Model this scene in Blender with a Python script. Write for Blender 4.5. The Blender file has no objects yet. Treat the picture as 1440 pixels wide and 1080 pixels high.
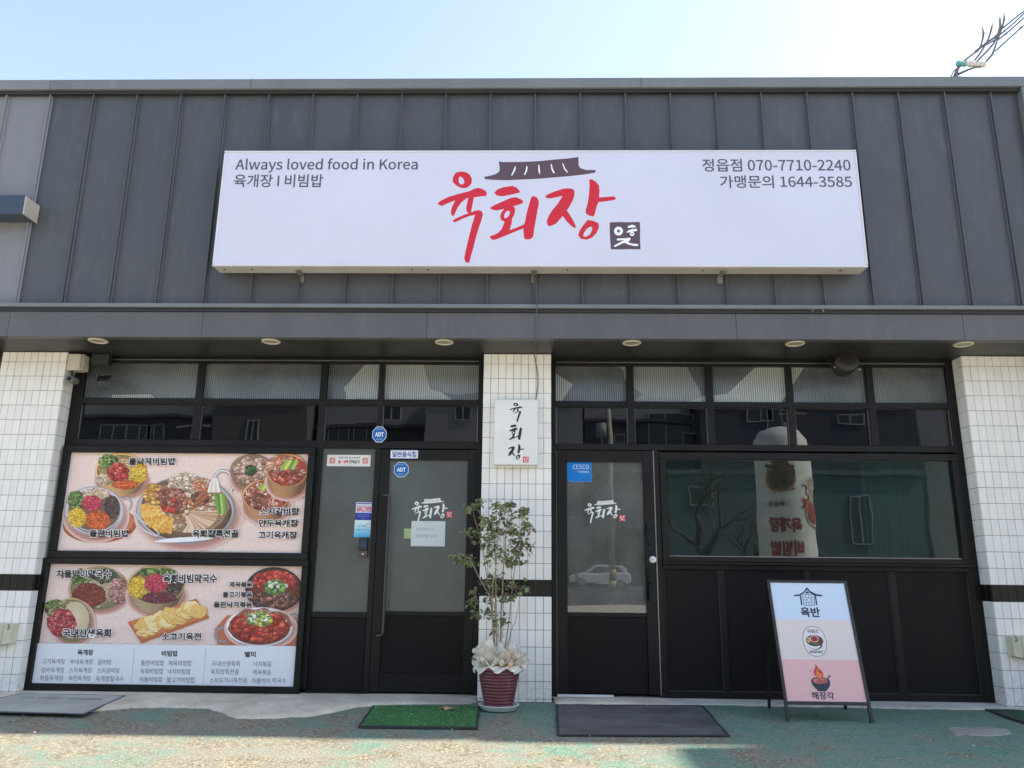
import bpy, bmesh, math, random, os
from mathutils import Vector, Matrix
from mathutils.geometry import tessellate_polygon
random.seed(7)
S = bpy.context.scene
COL = S.collection
# ------------------------------------------------------------------ camera, sky, sun, exposure
CAM = Vector((0, -7.3, 1.1386))
CX = Vector((0.99974, 0.020301, 0.010341)); CY = Vector((-0.005265, -0.235716, 0.971808)); CZ = Vector((0.022166, -0.97161, -0.235548))
FPX = 1082.0
cam = bpy.data.cameras.new('camera'); cam.sensor_width = 36; cam.lens = FPX / 1440 * 36; cam.clip_end = 2000; cam.clip_start = .05
co = bpy.data.objects.new('camera', cam); COL.objects.link(co); S.camera = co
M = Matrix((CX, CY, CZ)).transposed().to_4x4(); M.translation = CAM; co.matrix_world = M
SUN_EL = math.radians(46); SUN_AZ = math.radians(79.5)       # azimuth measured from +Y (behind the shop) towards +X
w = bpy.data.worlds.new('World'); S.world = w; w.use_nodes = True
nt = w.node_tree; bg = nt.nodes['Background']; sky = nt.nodes.new('ShaderNodeTexSky')
sky.sky_type = 'NISHITA'; sky.sun_disc = False; sky.sun_elevation = SUN_EL; sky.sun_rotation = SUN_AZ
sky.air_density = 1.0; sky.dust_density = .9; sky.ozone_density = 1.4
hs = nt.nodes.new('ShaderNodeHueSaturation'); hs.inputs['Saturation'].default_value = .78; nt.links.new(sky.outputs[0], hs.inputs['Color']); nt.links.new(hs.outputs[0], bg.inputs[0]); bg.inputs[1].default_value = 0.115
sd = Vector((math.sin(SUN_AZ) * math.cos(SUN_EL), math.cos(SUN_AZ) * math.cos(SUN_EL), math.sin(SUN_EL)))
sl = bpy.data.lights.new('sun', 'SUN'); sl.energy = 3.1; sl.angle = math.radians(1.0); sl.color = (1, .93, .82)
so = bpy.data.objects.new('sun', sl); COL.objects.link(so); so.rotation_euler = sd.to_track_quat('Z', 'Y').to_euler(); so.location = (8, 2, 12)
S.view_settings.view_transform = 'Standard'; S.view_settings.look = 'None'; S.view_settings.gamma = 1
S.view_settings.exposure = 1.80; S.view_settings.use_curve_mapping = False

def at(px, py, Y):
    """point on the upright plane y=Y that the photograph shows at (px, py)"""
    d = CX * (px - 720) - CY * (py - 540) - CZ * FPX
    return CAM + d * ((Y + 7.3) / d.y)

# ------------------------------------------------------------------ materials
def lin(c): return tuple((x / 255 / 12.92) if x / 255 <= .04045 else ((x / 255 + .055) / 1.055) ** 2.4 for x in c[:3])
MATS = {}
def N(t, k, **kw):
    n = t.nodes.new(k)
    for a, b in kw.items():
        if a in n.inputs: n.inputs[a].default_value = b
        else: setattr(n, a, b)
    return n
def mix(t, fac, a, b, mode='MIX'):
    m = t.nodes.new('ShaderNodeMix'); m.data_type = 'RGBA'; m.blend_type = mode
    for i, s in ((0, fac), (6, a), (7, b)):
        if hasattr(s, 'is_linked'): t.links.new(s, m.inputs[i])
        elif i == 0: m.inputs[0].default_value = s
        else: m.inputs[i].default_value = (*s[:3], 1)
    return m.outputs[2]
def ramp(t, src, stops):
    r = t.nodes.new('ShaderNodeValToRGB'); e = r.color_ramp.elements
    while len(e) < len(stops): e.new(.5)
    for x, (p, c) in zip(e, stops):
        x.position = p; x.color = (c, c, c, 1) if not isinstance(c, tuple) else (*c, 1)
    t.links.new(src, r.inputs[0]); return r.outputs[0]
def noise(t, scale, detail=4, vec=None, rough=.55):
    n = N(t, 'ShaderNodeTexNoise'); n.inputs['Scale'].default_value = scale; n.inputs['Detail'].default_value = detail; n.inputs['Roughness'].default_value = rough
    if vec is None: vec = t.nodes.new('ShaderNodeNewGeometry').outputs['Position']
    t.links.new(vec, n.inputs['Vector']); return n.outputs['Fac']
def base(name):
    m = bpy.data.materials.new(name); m.use_nodes = True
    return m, m.node_tree, m.node_tree.nodes['Principled BSDF']
def bumpn(t, p, h, strength, dist):
    b = t.nodes.new('ShaderNodeBump'); b.inputs['Strength'].default_value = strength; b.inputs['Distance'].default_value = dist
    t.links.new(h, b.inputs['Height']); t.links.new(b.outputs[0], p.inputs['Normal']); return b
def pm(name, col, rough=.5, metal=0., var=.12, scale=3., bump=0., bscale=60., bdist=.002, rnd=0., fine=.05, spec=.5, coat=0.):
    """plain procedural material: broad colour drift, fine grain, uneven gloss, slight relief"""
    if name in MATS: return MATS[name]
    m, t, p = base(name)
    g = t.nodes.new('ShaderNodeNewGeometry').outputs['Position']
    a = noise(t, scale, 5, g); b = noise(t, bscale, 3, g)
    lo = tuple(c * (1 - var) for c in col); hi = tuple(min(1, c * (1 + var)) for c in col)
    c = mix(t, ramp(t, a, [(.3, 0.), (.7, 1.)]), lo, hi)
    f = ramp(t, b, [(.3, 1 - fine), (.7, 1.)]); c = mix(t, 1., c, f, 'MULTIPLY')
    if rnd:
        oi = t.nodes.new('ShaderNodeObjectInfo').outputs['Random']
        c = mix(t, 1., c, ramp(t, oi, [(0., 1 - rnd), (1., 1.)]), 'MULTIPLY')
    t.links.new(c, p.inputs['Base Color'])
    r = ramp(t, a, [(.3, max(0, rough * .85)), (.7, min(1, rough * 1.2))]); t.links.new(r, p.inputs['Roughness'])
    p.inputs['Metallic'].default_value = metal; p.inputs['Specular IOR Level'].default_value = spec; p.inputs['Coat Weight'].default_value = coat
    if bump: bumpn(t, p, b, bump, bdist)
    MATS[name] = m; return m

def metal_sheet(name, col, rough):
    m, t, p = base(name); g = t.nodes.new('ShaderNodeNewGeometry').outputs['Position']
    mp = t.nodes.new('ShaderNodeMapping'); mp.inputs['Scale'].default_value = (1, 1, .25); t.links.new(g, mp.inputs[0])
    a = noise(t, 2.2, 6, mp.outputs[0]); st = noise(t, 14, 4, mp.outputs[0]); b = noise(t, 300, 2, g)
    oi = t.nodes.new('ShaderNodeObjectInfo').outputs['Random']
    c = mix(t, ramp(t, a, [(.3, 0.), (.7, 1.)]), tuple(x * .9 for x in col), tuple(x * 1.12 for x in col))
    c = mix(t, ramp(t, st, [(.55, 0.), (.8, .10)]), c, (.32, .32, .31))      # rain dust streaks
    c = mix(t, 1., c, ramp(t, oi, [(0., .93), (1., 1.)]), 'MULTIPLY')
    t.links.new(c, p.inputs['Base Color']); t.links.new(ramp(t, a, [(.2, rough * .85), (.8, rough * 1.15)]), p.inputs['Roughness'])
    s = t.nodes.new('ShaderNodeMath'); s.operation = 'MULTIPLY_ADD'; s.inputs[1].default_value = .02
    t.links.new(b, s.inputs[0]); t.links.new(noise(t, 1.7, 2, g), s.inputs[2])
    bumpn(t, p, s.outputs[0], .75, .03); p.inputs['Specular IOR Level'].default_value = .55
    return m
CLAD = metal_sheet('charcoal painted sheet metal', (.064, .068, .075), .42)
CLAD2 = metal_sheet('paler painted sheet metal', (.19, .195, .21), .38)
TRIM = metal_sheet('grey edge trim metal', (.155, .17, .178), .42)
FASC = metal_sheet('fascia metal', (.092, .093, .097), .45)
BLK = pm('black painted frame', (.0080, .0077, .0078), .42, spec=.28, var=.25, scale=5, bump=.15, bscale=500, bdist=.0008, fine=.15)
BLKP = pm('black painted panel', (.0062, .0060, .0064), .55, spec=.22, var=.3, scale=2, bump=.2, bscale=260, bdist=.001, fine=.2)
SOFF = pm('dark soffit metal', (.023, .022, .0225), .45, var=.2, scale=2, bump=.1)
GRAPHITE = pm('grey alu strip', (.25, .25, .25), .35, .7)
ALU = pm('white lacquered aluminium', (.66, .67, .70), .38, var=.05)
SIGNW = pm('white sign face', (.585, .60, .725), .35, var=.03, scale=1.2, fine=.02, bump=.05, bscale=3, bdist=.01)
SIGNU = pm('beige sign return', (.50, .475, .44), .5, var=.1, scale=6)
WHT = pm('white plastic', (.74, .745, .73), .35, var=.05)
CREAM = pm('cream plastic box', (.60, .57, .42), .5, var=.1, scale=12)
BEIGE = pm('beige enclosure', (.52, .49, .41), .5, var=.08)
LAMP = pm('cream lamp ring', (.62, .57, .43), .45, var=.05)
LENS = pm('frosted lamp lens', (.36, .33, .25), .35, var=.1, scale=40)
DARKGL = pm('dark lens glass', (.01, .012, .014), .05)
CHAR = pm('dark plastic', (.022, .021, .021), .45, bump=.2)
GROUT = pm('grey grout', (.20, .20, .19), .9, bump=.3)
CONC_D = pm('plain render', (.3, .3, .29), .9)

def tile_mat(name, col, rough, rnd):
    m, t, p = base(name); g = t.nodes.new('ShaderNodeNewGeometry').outputs['Position']
    oi = t.nodes.new('ShaderNodeObjectInfo').outputs['Random']
    c = mix(t, ramp(t, oi, [(0., 0.), (1., 1.)]), tuple(x * (1 - rnd) for x in col), col)
    dirt = ramp(t, noise(t, 5, 6, g), [(.50, 0.), (.8, .16)]); c = mix(t, dirt, c, (.45, .42, .35) if col[0] > .1 else (.02, .019, .018))
    sx = t.nodes.new('ShaderNodeSeparateXYZ'); t.links.new(g, sx.inputs[0])
    sp = t.nodes.new('ShaderNodeMapRange'); sp.inputs[1].default_value = 0; sp.inputs[2].default_value = .35; sp.inputs[3].default_value = .55; sp.inputs[4].default_value = 0
    t.links.new(sx.outputs[2], sp.inputs[0])
    q = t.nodes.new('ShaderNodeMath'); q.operation = 'MULTIPLY'; t.links.new(sp.outputs[0], q.inputs[0]); t.links.new(ramp(t, noise(t, 22, 5, g), [(.45, 0.), (.75, 1.)]), q.inputs[1])
    c = mix(t, q.outputs[0], c, (.30, .27, .22))                              # splashed mud near the ground
    t.links.new(c, p.inputs['Base Color']); p.inputs['Roughness'].default_value = rough
    bumpn(t, p, noise(t, 45, 2, g), .12, .003); return m
TILE = tile_mat('white glazed tile', (.85, .84, .80), .16, .07)
TILEB = tile_mat('black glazed tile', (.008, .0075, .007), .32, .2); TILEB.node_tree.nodes['Principled BSDF'].inputs['Specular IOR Level'].default_value = .3

def glass(name, tint, ior=1.55, rough=0., haze=0., hazecol=(.2, .22, .21)):
    m, t, p = base(name); t.nodes.remove(p); out = t.nodes['Material Output']
    fr = t.nodes.new('ShaderNodeFresnel'); fr.inputs[0].default_value = ior
    tr = t.nodes.new('ShaderNodeBsdfTransparent'); tr.inputs[0].default_value = (*tint, 1)
    gl = t.nodes.new('ShaderNodeBsdfGlossy'); gl.inputs['Roughness'].default_value = rough; gl.inputs[0].default_value = (1, 1, 1, 1)
    bp = t.nodes.new('ShaderNodeBump'); bp.inputs['Strength'].default_value = .06; bp.inputs['Distance'].default_value = .01
    t.links.new(noise(t, 2.5, 1), bp.inputs['Height']); t.links.new(bp.outputs[0], gl.inputs['Normal'])
    df = t.nodes.new('ShaderNodeBsdfDiffuse'); g = noise(t, 3.5, 6)
    t.links.new(mix(t, ramp(t, g, [(.3, 0.), (.7, 1.)]), tuple(x * .75 for x in hazecol), hazecol), df.inputs[0])
    m1 = t.nodes.new('ShaderNodeMixShader'); t.links.new(ramp(t, noise(t, 2.2, 7), [(.3, haze * .7), (.7, min(1, haze * 1.2))]), m1.inputs[0])
    t.links.new(tr.outputs[0], m1.inputs[1]); t.links.new(df.outputs[0], m1.inputs[2])
    m2 = t.nodes.new('ShaderNodeMixShader'); t.links.new(fr.outputs[0], m2.inputs[0]); t.links.new(m1.outputs[0], m2.inputs[1]); t.links.new(gl.outputs[0], m2.inputs[2])
    t.links.new(m2.outputs[0], out.inputs[0]); return m
G_DARK = glass('tinted clear glass', (.42, .44, .45), 1.75, 0, .03, (.06, .06, .06))
G_WIN = glass('green tinted window glass', (.55, .72, .66), 1.72, 0, .09, (.085, .12, .11))
G_DOOR = glass('grimy clear door glass', (.45, .47, .45), 1.75, .0, .52, (.25, .255, .235))
G_FAR = glass('far window glass', (.25, .28, .3), 1.5)

def fluted(name):
    m, t, p = base(name); g = t.nodes.new('ShaderNodeNewGeometry').outputs['Position']
    wv = t.nodes.new('ShaderNodeTexWave'); wv.wave_type = 'BANDS'; wv.bands_direction = 'X'; wv.inputs['Scale'].default_value = 14.5; wv.inputs['Distortion'].default_value = 0; wv.inputs['Detail'].default_value = 0
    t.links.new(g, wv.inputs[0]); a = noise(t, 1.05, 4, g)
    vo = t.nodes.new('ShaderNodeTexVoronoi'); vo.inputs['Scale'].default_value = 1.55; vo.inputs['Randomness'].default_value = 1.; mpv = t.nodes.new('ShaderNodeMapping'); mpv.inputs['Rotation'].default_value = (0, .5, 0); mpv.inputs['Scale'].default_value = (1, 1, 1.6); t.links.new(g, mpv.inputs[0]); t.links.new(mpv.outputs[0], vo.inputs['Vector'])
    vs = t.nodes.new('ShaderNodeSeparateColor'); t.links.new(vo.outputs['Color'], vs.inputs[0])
    c = mix(t, ramp(t, a, [(.40, 0.), (.66, .8)]), (.060, .070, .066), (.17, .195, .18)); c = mix(t, ramp(t, vs.outputs[0], [(.62, 0.), (.66, .45), (1., .75)]), c, (.50, .55, .51))  # bright reflection patches painted into the pane colour as angular cells
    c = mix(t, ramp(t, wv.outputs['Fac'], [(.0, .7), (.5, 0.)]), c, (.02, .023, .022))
    t.links.new(c, p.inputs['Base Color']); p.inputs['Roughness'].default_value = .14; p.inputs['IOR'].default_value = 1.8
    bumpn(t, p, wv.outputs['Fac'], .55, .006); return m
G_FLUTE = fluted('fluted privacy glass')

def diamond(name):
    m, t, p = base(name); g = t.nodes.new('ShaderNodeNewGeometry').outputs['Position']; outs = []
    for s in (1, -1):
        mp = t.nodes.new('ShaderNodeMapping'); mp.inputs['Rotation'].default_value = (0, math.radians(52 * s), 0); t.links.new(g, mp.inputs[0])
        wv = t.nodes.new('ShaderNodeTexWave'); wv.bands_direction = 'X'; wv.inputs['Scale'].default_value = 16.0; wv.inputs['Detail'].default_value = 0; wv.inputs['Distortion'].default_value = 0
        t.links.new(mp.outputs[0], wv.inputs[0]); outs.append(wv.outputs['Fac'])
    mx = t.nodes.new('ShaderNodeMath'); mx.operation = 'MAXIMUM'; t.links.new(outs[0], mx.inputs[0]); t.links.new(outs[1], mx.inputs[1])
    pat = ramp(t, mx.outputs[0], [(.75, 0.), (1., 1.)])
    c = mix(t, ramp(t, noise(t, 1.3, 5, g), [(.3, 0.), (.7, 1.)]), (.050, .059, .055), (.105, .120, .112))
    c = mix(t, ramp(t, mx.outputs[0], [(.6, 0.), (1., .55)]), c, (.125, .142, .134)); t.links.new(c, p.inputs['Base Color'])
    p.inputs['Roughness'].default_value = .22; p.inputs['IOR'].default_value = 1.55; bumpn(t, p, pat, .25, .002); return m
G_FROST = diamond('patterned frosted glass')

def print_mat(name, rough=.4):
    m, t, p = base(name); a = t.nodes.new('ShaderNodeVertexColor'); a.layer_name = 'Col'
    c = mix(t, 1., a.outputs[0], ramp(t, noise(t, 60, 4), [(.3, .95), (.7, 1.)]), 'MULTIPLY')
    t.links.new(c, p.inputs['Base Color']); p.inputs['Roughness'].default_value = rough; return m
def photo_mat():
    m, t, p = base('printed food photograph'); a = t.nodes.new('ShaderNodeVertexColor'); a.layer_name = 'Col'
    c = mix(t, 1., a.outputs[0], ramp(t, noise(t, 70, 6, None, .75), [(.32, .86), (.64, 1.06)]), 'MULTIPLY')
    c = mix(t, ramp(t, noise(t, 130, 4), [(.55, 0.), (.75, .12)]), c, (.80, .66, .52)); t.links.new(c, p.inputs['Base Color']); p.inputs['Roughness'].default_value = .4; bumpn(t, p, noise(t, 2.5, 2), .15, .01); return m
PHOTO = photo_mat(); PRINT = print_mat('printed film', .38); PRINTG = print_mat('glossy vinyl', .3)

# ------------------------------------------------------------------ geometry helpers
def root_loc(p):
    while p is not None and p.parent is not None: p = p.parent
    return p.location.copy() if p is not None else Vector((0, 0, 0))
def tag(o, label=None, cat=None, group=None, kind=None):
    for k, v in (('label', label), ('category', cat), ('group', group), ('kind', kind)):
        if v: o[k] = v
    return o
def thing(name, label, cat, loc=(0, 0, 0), group=None):
    o = bpy.data.objects.new(name, None); COL.objects.link(o); o.location = loc; o.empty_display_size = .1
    return tag(o, label, cat, group)
class MB:
    def __init__(s): s.v = []; s.f = []; s.m = []; s.c = []
    def face(s, pts, mi=0, col=None):
        b = len(s.v); s.v += [tuple(p) for p in pts]; s.f.append(tuple(range(b, b + len(pts)))); s.m.append(mi); s.c.append(col)
    def box(s, x0, x1, y0, y1, z0, z1, mi=0, col=None):
        b = len(s.v)
        s.v += [(x, y, z) for z in (z0, z1) for y in (y0, y1) for x in (x0, x1)]
        for q in ((0, 2, 3, 1), (4, 5, 7, 6), (0, 1, 5, 4), (2, 6, 7, 3), (0, 4, 6, 2), (1, 3, 7, 5)):
            s.f.append(tuple(b + i for i in q)); s.m.append(mi); s.c.append(col)
        return s
    def ring(s, rows, mi=0, cap=True, closed=True):
        b = len(s.v); n = len(rows[0])
        for r in rows: s.v += [tuple(p) for p in r]
        for i in range(len(rows) - 1):
            for j in range(n if closed else n - 1):
                k = (j + 1) % n; s.f.append((b + i * n + j, b + i * n + k, b + (i + 1) * n + k, b + (i + 1) * n + j)); s.m.append(mi); s.c.append(None)
        if cap and closed:
            s.f.append(tuple(b + j for j in reversed(range(n)))); s.m.append(mi); s.c.append(None)
            s.f.append(tuple(b + (len(rows) - 1) * n + j for j in range(n))); s.m.append(mi); s.c.append(None)
        return s
    def tube(s, pts, r, n=8, mi=0, cap=True):
        pts = [Vector(p) for p in pts]; rows = []; prev = None
        for i, p in enumerate(pts):
            d = (pts[min(i + 1, len(pts) - 1)] - pts[max(i - 1, 0)]).normalized()
            if prev is None: u = d.orthogonal().normalized()
            else: u = (prev - d * prev.dot(d)).normalized()
            prev = u; v = d.cross(u); rr = r[i] if isinstance(r, (list, tuple)) else r
            rows.append([p + (u * math.cos(2 * math.pi * k / n) + v * math.sin(2 * math.pi * k / n)) * rr for k in range(n)])
        return s.ring(rows, mi, cap)
    def lathe(s, prof, c=(0, 0, 0), n=24, axis='Z', mi=0, cap=True):
        rows = []
        for r, h in prof:
            row = []
            for k in range(n):
                a = 2 * math.pi * k / n; x, y = r * math.cos(a), r * math.sin(a)
                q = {'Z': (x, y, h), 'Y': (x, h, -y), 'X': (h, x, y)}[axis]
                row.append(Vector(c) + Vector(q))
            rows.append(row)
        return s.ring(rows, mi, cap)
    def build(s, name, mats, parent=None, smooth=False, bevel=0., kind=None, loc=None, auto=None):
        off = root_loc(parent) if parent is not None else Vector(loc or (0, 0, 0))
        me = bpy.data.meshes.new(name); me.from_pydata([(v[0] - off[0], v[1] - off[1], v[2] - off[2]) for v in s.v], [], s.f)
        for m in (mats if isinstance(mats, (list, tuple)) else [mats]): me.materials.append(m)
        if any(s.m): me.polygons.foreach_set('material_index', s.m)
        if any(c is not None for c in s.c):
            at_ = me.color_attributes.new('Col', 'FLOAT_COLOR', 'CORNER'); buf = []
            for f, c in zip(s.f, s.c):
                for i in range(len(f)):
                    q = c[i] if (c and isinstance(c[0], (tuple, list))) else (c or (1, 1, 1))
                    buf += [q[0], q[1], q[2], 1.]
            at_.data.foreach_set('color', buf)
        if smooth: me.polygons.foreach_set('use_smooth', [True] * len(me.polygons))
        me.update(); o = bpy.data.objects.new(name, me); COL.objects.link(o)
        if parent is not None: o.parent = parent
        else: o.location = off
        if bevel:
            b = o.modifiers.new('bevel', 'BEVEL'); b.width = bevel; b.segments = 2 if bevel > .004 else 1; b.limit_method = 'ANGLE'
        if kind: o['kind'] = kind
        return o
def bx(name, x0, x1, y0, y1, z0, z1, mat, parent=None, bevel=.002, **k): return MB().box(x0, x1, y0, y1, z0, z1).build(name, mat, parent, bevel=bevel, **k)
def copy_mesh(o, parent, d=(0, 0, 0), s=None):
    c = o.copy(); COL.objects.link(c); c.parent = parent; c.location = o.location + Vector(d)
    if s: c.scale = s
    return c

# text outlines from the fonts that ship with Blender
try: FONT = bpy.data.fonts.load(os.path.join(bpy.utils.system_resource('DATAFILES'), 'fonts', 'Noto Sans CJK Regular.woff2'))
except Exception: FONT = None
_tc = {}
def glyphs(body, off=0.):
    if (body, off) in _tc: return _tc[(body, off)]
    c = bpy.data.curves.new('t', 'FONT'); c.body = body; c.offset = off * .36; c.resolution_u = 3
    if FONT: c.font = FONT
    o = bpy.data.objects.new('t', c); COL.objects.link(o)
    me = bpy.data.meshes.new_from_object(o)
    V = [(v.co.x, v.co.y) for v in me.vertices]; F = [tuple(p.vertices) for p in me.polygons]
    bpy.data.objects.remove(o); bpy.data.curves.remove(c); bpy.data.meshes.remove(me)
    _tc[(body, off)] = (V, F); return V, F

class Print:
    """flat print: shapes in (u, v) drawing coordinates, mapped onto the sheet by fn(u, v, lift)"""
    def __init__(s, fn): s.mb = MB(); s.fn = fn; s.lift = .0002; s.k = 0
    def layer(s, l): s.lift = l; s.k = 0; return s
    def nl(s): s.lift += s.k * 2.2e-6 + 2e-5; s.k = 0; return s
    def _d(s): s.k += 1; return s.lift + s.k * 2.2e-6
    def poly(s, loops, col, colf=None):
        if not isinstance(loops[0][0], (tuple, list)): loops = [loops]
        d = s._d(); col = lin(col); flat = [p for l in loops for p in l]
        tris = tessellate_polygon([[Vector((p[0], -p[1], 0)) for p in l] for l in loops])
        for t in tris:
            q = [flat[i] for i in t]
            a = (q[1][0] - q[0][0]) * (q[2][1] - q[0][1]) - (q[2][0] - q[0][0]) * (q[1][1] - q[0][1])
            if abs(a) < 1e-12: continue
            if a > 0: q = q[::-1]
            s.mb.face([s.fn(u, v, d) for u, v in q], 0, col)
        return s
    def rect(s, u0, v0, u1, v1, col, col2=None):
        d = s._d(); c = lin(col); c2 = lin(col2) if col2 else c
        s.mb.face([s.fn(u0, v1, d), s.fn(u1, v1, d), s.fn(u1, v0, d), s.fn(u0, v0, d)], 0, (c2, c2, c, c)); return s
    def ell(s, u, v, a, b, col, n=28, rot=0, col2=None):
        d = s._d(); c = lin(col); c2 = lin(col2) if col2 else c; cr, sr = math.cos(rot), math.sin(rot)
        P = [(u + a * math.cos(t) * cr - b * math.sin(t) * sr, v + a * math.cos(t) * sr + b * math.sin(t) * cr) for t in [-2 * math.pi * i / n for i in range(n)]]
        for i in range(n): s.mb.face([s.fn(u, v, d), s.fn(*P[i], d), s.fn(*P[(i + 1) % n], d)], 0, (c, c2, c2))
        return s
    def stroke(s, pts, wd, col, taper=False):
        d = s._d(); c = lin(col); L = []; R_ = []
        for i, p in enumerate(pts):
            a = pts[max(0, i - 1)]; b = pts[min(len(pts) - 1, i + 1)]; dx, dy = b[0] - a[0], b[1] - a[1]; l = math.hypot(dx, dy) or 1
            ww = (wd[i] if isinstance(wd, (list, tuple)) else wd) / 2
            if taper and i in (0, len(pts) - 1): ww *= .45
            L.append((p[0] - dy / l * ww, p[1] + dx / l * ww)); R_.append((p[0] + dy / l * ww, p[1] - dx / l * ww))
        for i in range(len(pts) - 1): s.mb.face([s.fn(*q, d) for q in (L[i], L[i + 1], R_[i + 1], R_[i])], 0, c)
        return s
    def text(s, body, u0, v0, u1, v1, col, bold=0., halo=None, hw=.05, flip=False):
        V, F = glyphs(body, bold); xs = [p[0] for p in V]; ys = [p[1] for p in V]; x0, x1, y0, y1 = min(xs), max(xs), min(ys), max(ys)
        if y1 - y0 < 1e-6: return s
        def put(V, F, col):
            d = s._d(); c = lin(col); g = lambda p: s.fn(u0 + ((x1 - p[0]) if flip else (p[0] - x0)) / (x1 - x0) * (u1 - u0), v1 - (p[1] - y0) / (y1 - y0) * (v1 - v0), d)
            for f in F:
                q = [g(V[i]) for i in f]
                if flip: q = q[::-1]
                s.mb.face(q, 0, c)
        if halo:
            V2, F2 = glyphs(body, bold + hw); put(V2, F2, halo); s.lift += .0003
        put(V, F, col); return s
    def bed(s, cx, cy, rx, ry, cols):
        c = tuple(sum(q[i] for q in cols) / len(cols) * .74 for i in range(3)); P = []
        for k in range(22): a = k * 6.2832 / 22; r = random.uniform(.98, 1.16); P.append((cx + rx * r * math.cos(a), cy + ry * r * math.sin(a)))
        s.poly(P, c)
    def strands(s, cx, cy, rx, ry, cols, n, ln, wd, bend=.5, ang=None):
        s.bed(cx, cy, rx, ry, cols); n = int(n * 1.35)
        for _ in range(n):
            r = math.sqrt(random.random()); t = random.random() * 6.283; x, y = cx + rx * r * math.cos(t), cy + ry * r * math.sin(t)
            a = (ang + random.gauss(0, .25)) if ang is not None else random.random() * 6.283; l = ln * random.uniform(.5, 1.1); b = random.uniform(-bend, bend)
            k = random.uniform(.72, 1.12); c = random.choice(cols); c = tuple(min(255, q * k) for q in c)
            P = [(x + math.cos(a + b * (i - 1)) * l * (i - 1.) * .5, y + math.sin(a + b * (i - 1)) * l * (i - 1.) * .5 * .85) for i in range(3)]
            s.stroke(P, wd * random.uniform(.7, 1.2), c)
        return s
    def chunks(s, cx, cy, rx, ry, cols, n, sz):
        s.bed(cx, cy, rx, ry, cols); n = int(n * 1.2)
        for _ in range(n):
            r = math.sqrt(random.random()); t = random.random() * 6.283; x, y = cx + rx * r * math.cos(t), cy + ry * r * math.sin(t)
            k = random.uniform(.78, 1.1); c = random.choice(cols); z = sz * random.uniform(.6, 1.2); o = random.random() * 6.28; asp = random.uniform(.5, 1)
            P = [(x + z * math.cos(o + q) * random.uniform(.75, 1.1), y + z * asp * math.sin(o + q) * random.uniform(.75, 1.1)) for q in (0, .9, 1.9, 3, 4.1, 5.2)]
            s.poly([(p[0] + z * .1, p[1] + z * .22) for p in P], tuple(q * k * .5 for q in c)); s.poly(P, tuple(min(255, q * k) for q in c))
            s.ell(x - z * .15, y - z * .2, z * .35, z * .2, tuple(min(255, q * k * 1.25 + 12) for q in c), 6)
        return s
    def build(s, name, mat, parent, **k): return s.mb.build(name, mat, parent, **k)
def upright(Y): return lambda u, v, d: (u, Y - d, v)

# ================================================================== GROUND AND ROAD
def ground_mat():
    m, t, p = base('worn green painted asphalt'); g = t.nodes.new('ShaderNodeNewGeometry').outputs['Position']
    ag = t.nodes.new('ShaderNodeTexVoronoi'); ag.inputs['Scale'].default_value = 62; t.links.new(g, ag.inputs['Vector'])
    fine = noise(t, 58, 5, g, .75); mid = noise(t, 14, 6, g, .65); big = noise(t, 1.1, 5, g, .6); md2 = noise(t, 3.2, 7, g, .68)
    st = mix(t, ramp(t, ag.outputs['Color'], [(.1, 0.), (.9, 1.)]), (.125, .108, .07), (.50, .43, .285))
    st = mix(t, ramp(t, fine, [(.40, .85), (.58, 0.)]), st, (.07, .065, .052))
    st = mix(t, ramp(t, md2, [(.40, 0.), (.60, .75)]), st, (.26, .245, .20))
    gr = mix(t, mid, (.028, .135, .092), (.10, .275, .19))
    gr = mix(t, ramp(t, fine, [(.50, 0.), (.60, .8)]), gr, (.36, .345, .27)); gr = mix(t, ramp(t, noise(t, 5.5, 7, g, .7), [(.48, 0.), (.62, .8)]), gr, (.20, .235, .195))
    sx = t.nodes.new('ShaderNodeSeparateXYZ'); t.links.new(g, sx.inputs[0])
    xr = t.nodes.new('ShaderNodeMapRange'); xr.inputs[1].default_value = -3.5; xr.inputs[2].default_value = 3.2; xr.inputs[3].default_value = -.045; xr.inputs[4].default_value = .065; t.links.new(sx.outputs[0], xr.inputs[0])
    def add(a, b, k=1.):
        n = t.nodes.new('ShaderNodeMath'); n.operation = 'MULTIPLY_ADD'; t.links.new(a, n.inputs[0]); n.inputs[1].default_value = k; t.links.new(b, n.inputs[2]); return n.outputs[0]
    yr = t.nodes.new('ShaderNodeMapRange'); yr.inputs[1].default_value = -2.2; yr.inputs[2].default_value = -.3; yr.inputs[3].default_value = -.03; yr.inputs[4].default_value = .05; t.links.new(sx.outputs[1], yr.inputs[0])
    f = add(md2, add(big, add(xr.outputs[0], yr.outputs[0]), .5), .45); f = add(fine, f, .22)
    msk = ramp(t, f, [(.555, 0.), (.64, .92)])
    c = mix(t, msk, st, gr)
    far = t.nodes.new('ShaderNodeMapRange'); far.inputs[1].default_value = -3.0; far.inputs[2].default_value = -3.9; t.links.new(sx.outputs[1], far.inputs[0])
    c = mix(t, far.outputs[0], c, (.58, .515, .40))  # ground out of view made pale and warm to bounce light onto the front
    t.links.new(c, p.inputs['Base Color']); p.inputs['Roughness'].default_value = .85
    h = add(ag.outputs['Distance'], add(fine, mid, .6), -1.2); bumpn(t, p, h, .5, .006); return m
mb = MB(); n = 40
xs = [-400, -120, -30] + [-9 + 18 * i / n for i in range(n + 1)] + [30, 120, 400]; ys = [-400, -120, -40, -12] + [-6 + 7 * i / 20 for i in range(21)] + [8, 60, 400]
def gz(x, y):
    if abs(x) > 10 or y < -7 or y > .8: return 0.
    return .004 * math.sin(x * 1.7 + y) * math.sin(y * 2.3) - (.006 if y < -.3 else 0)
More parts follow.
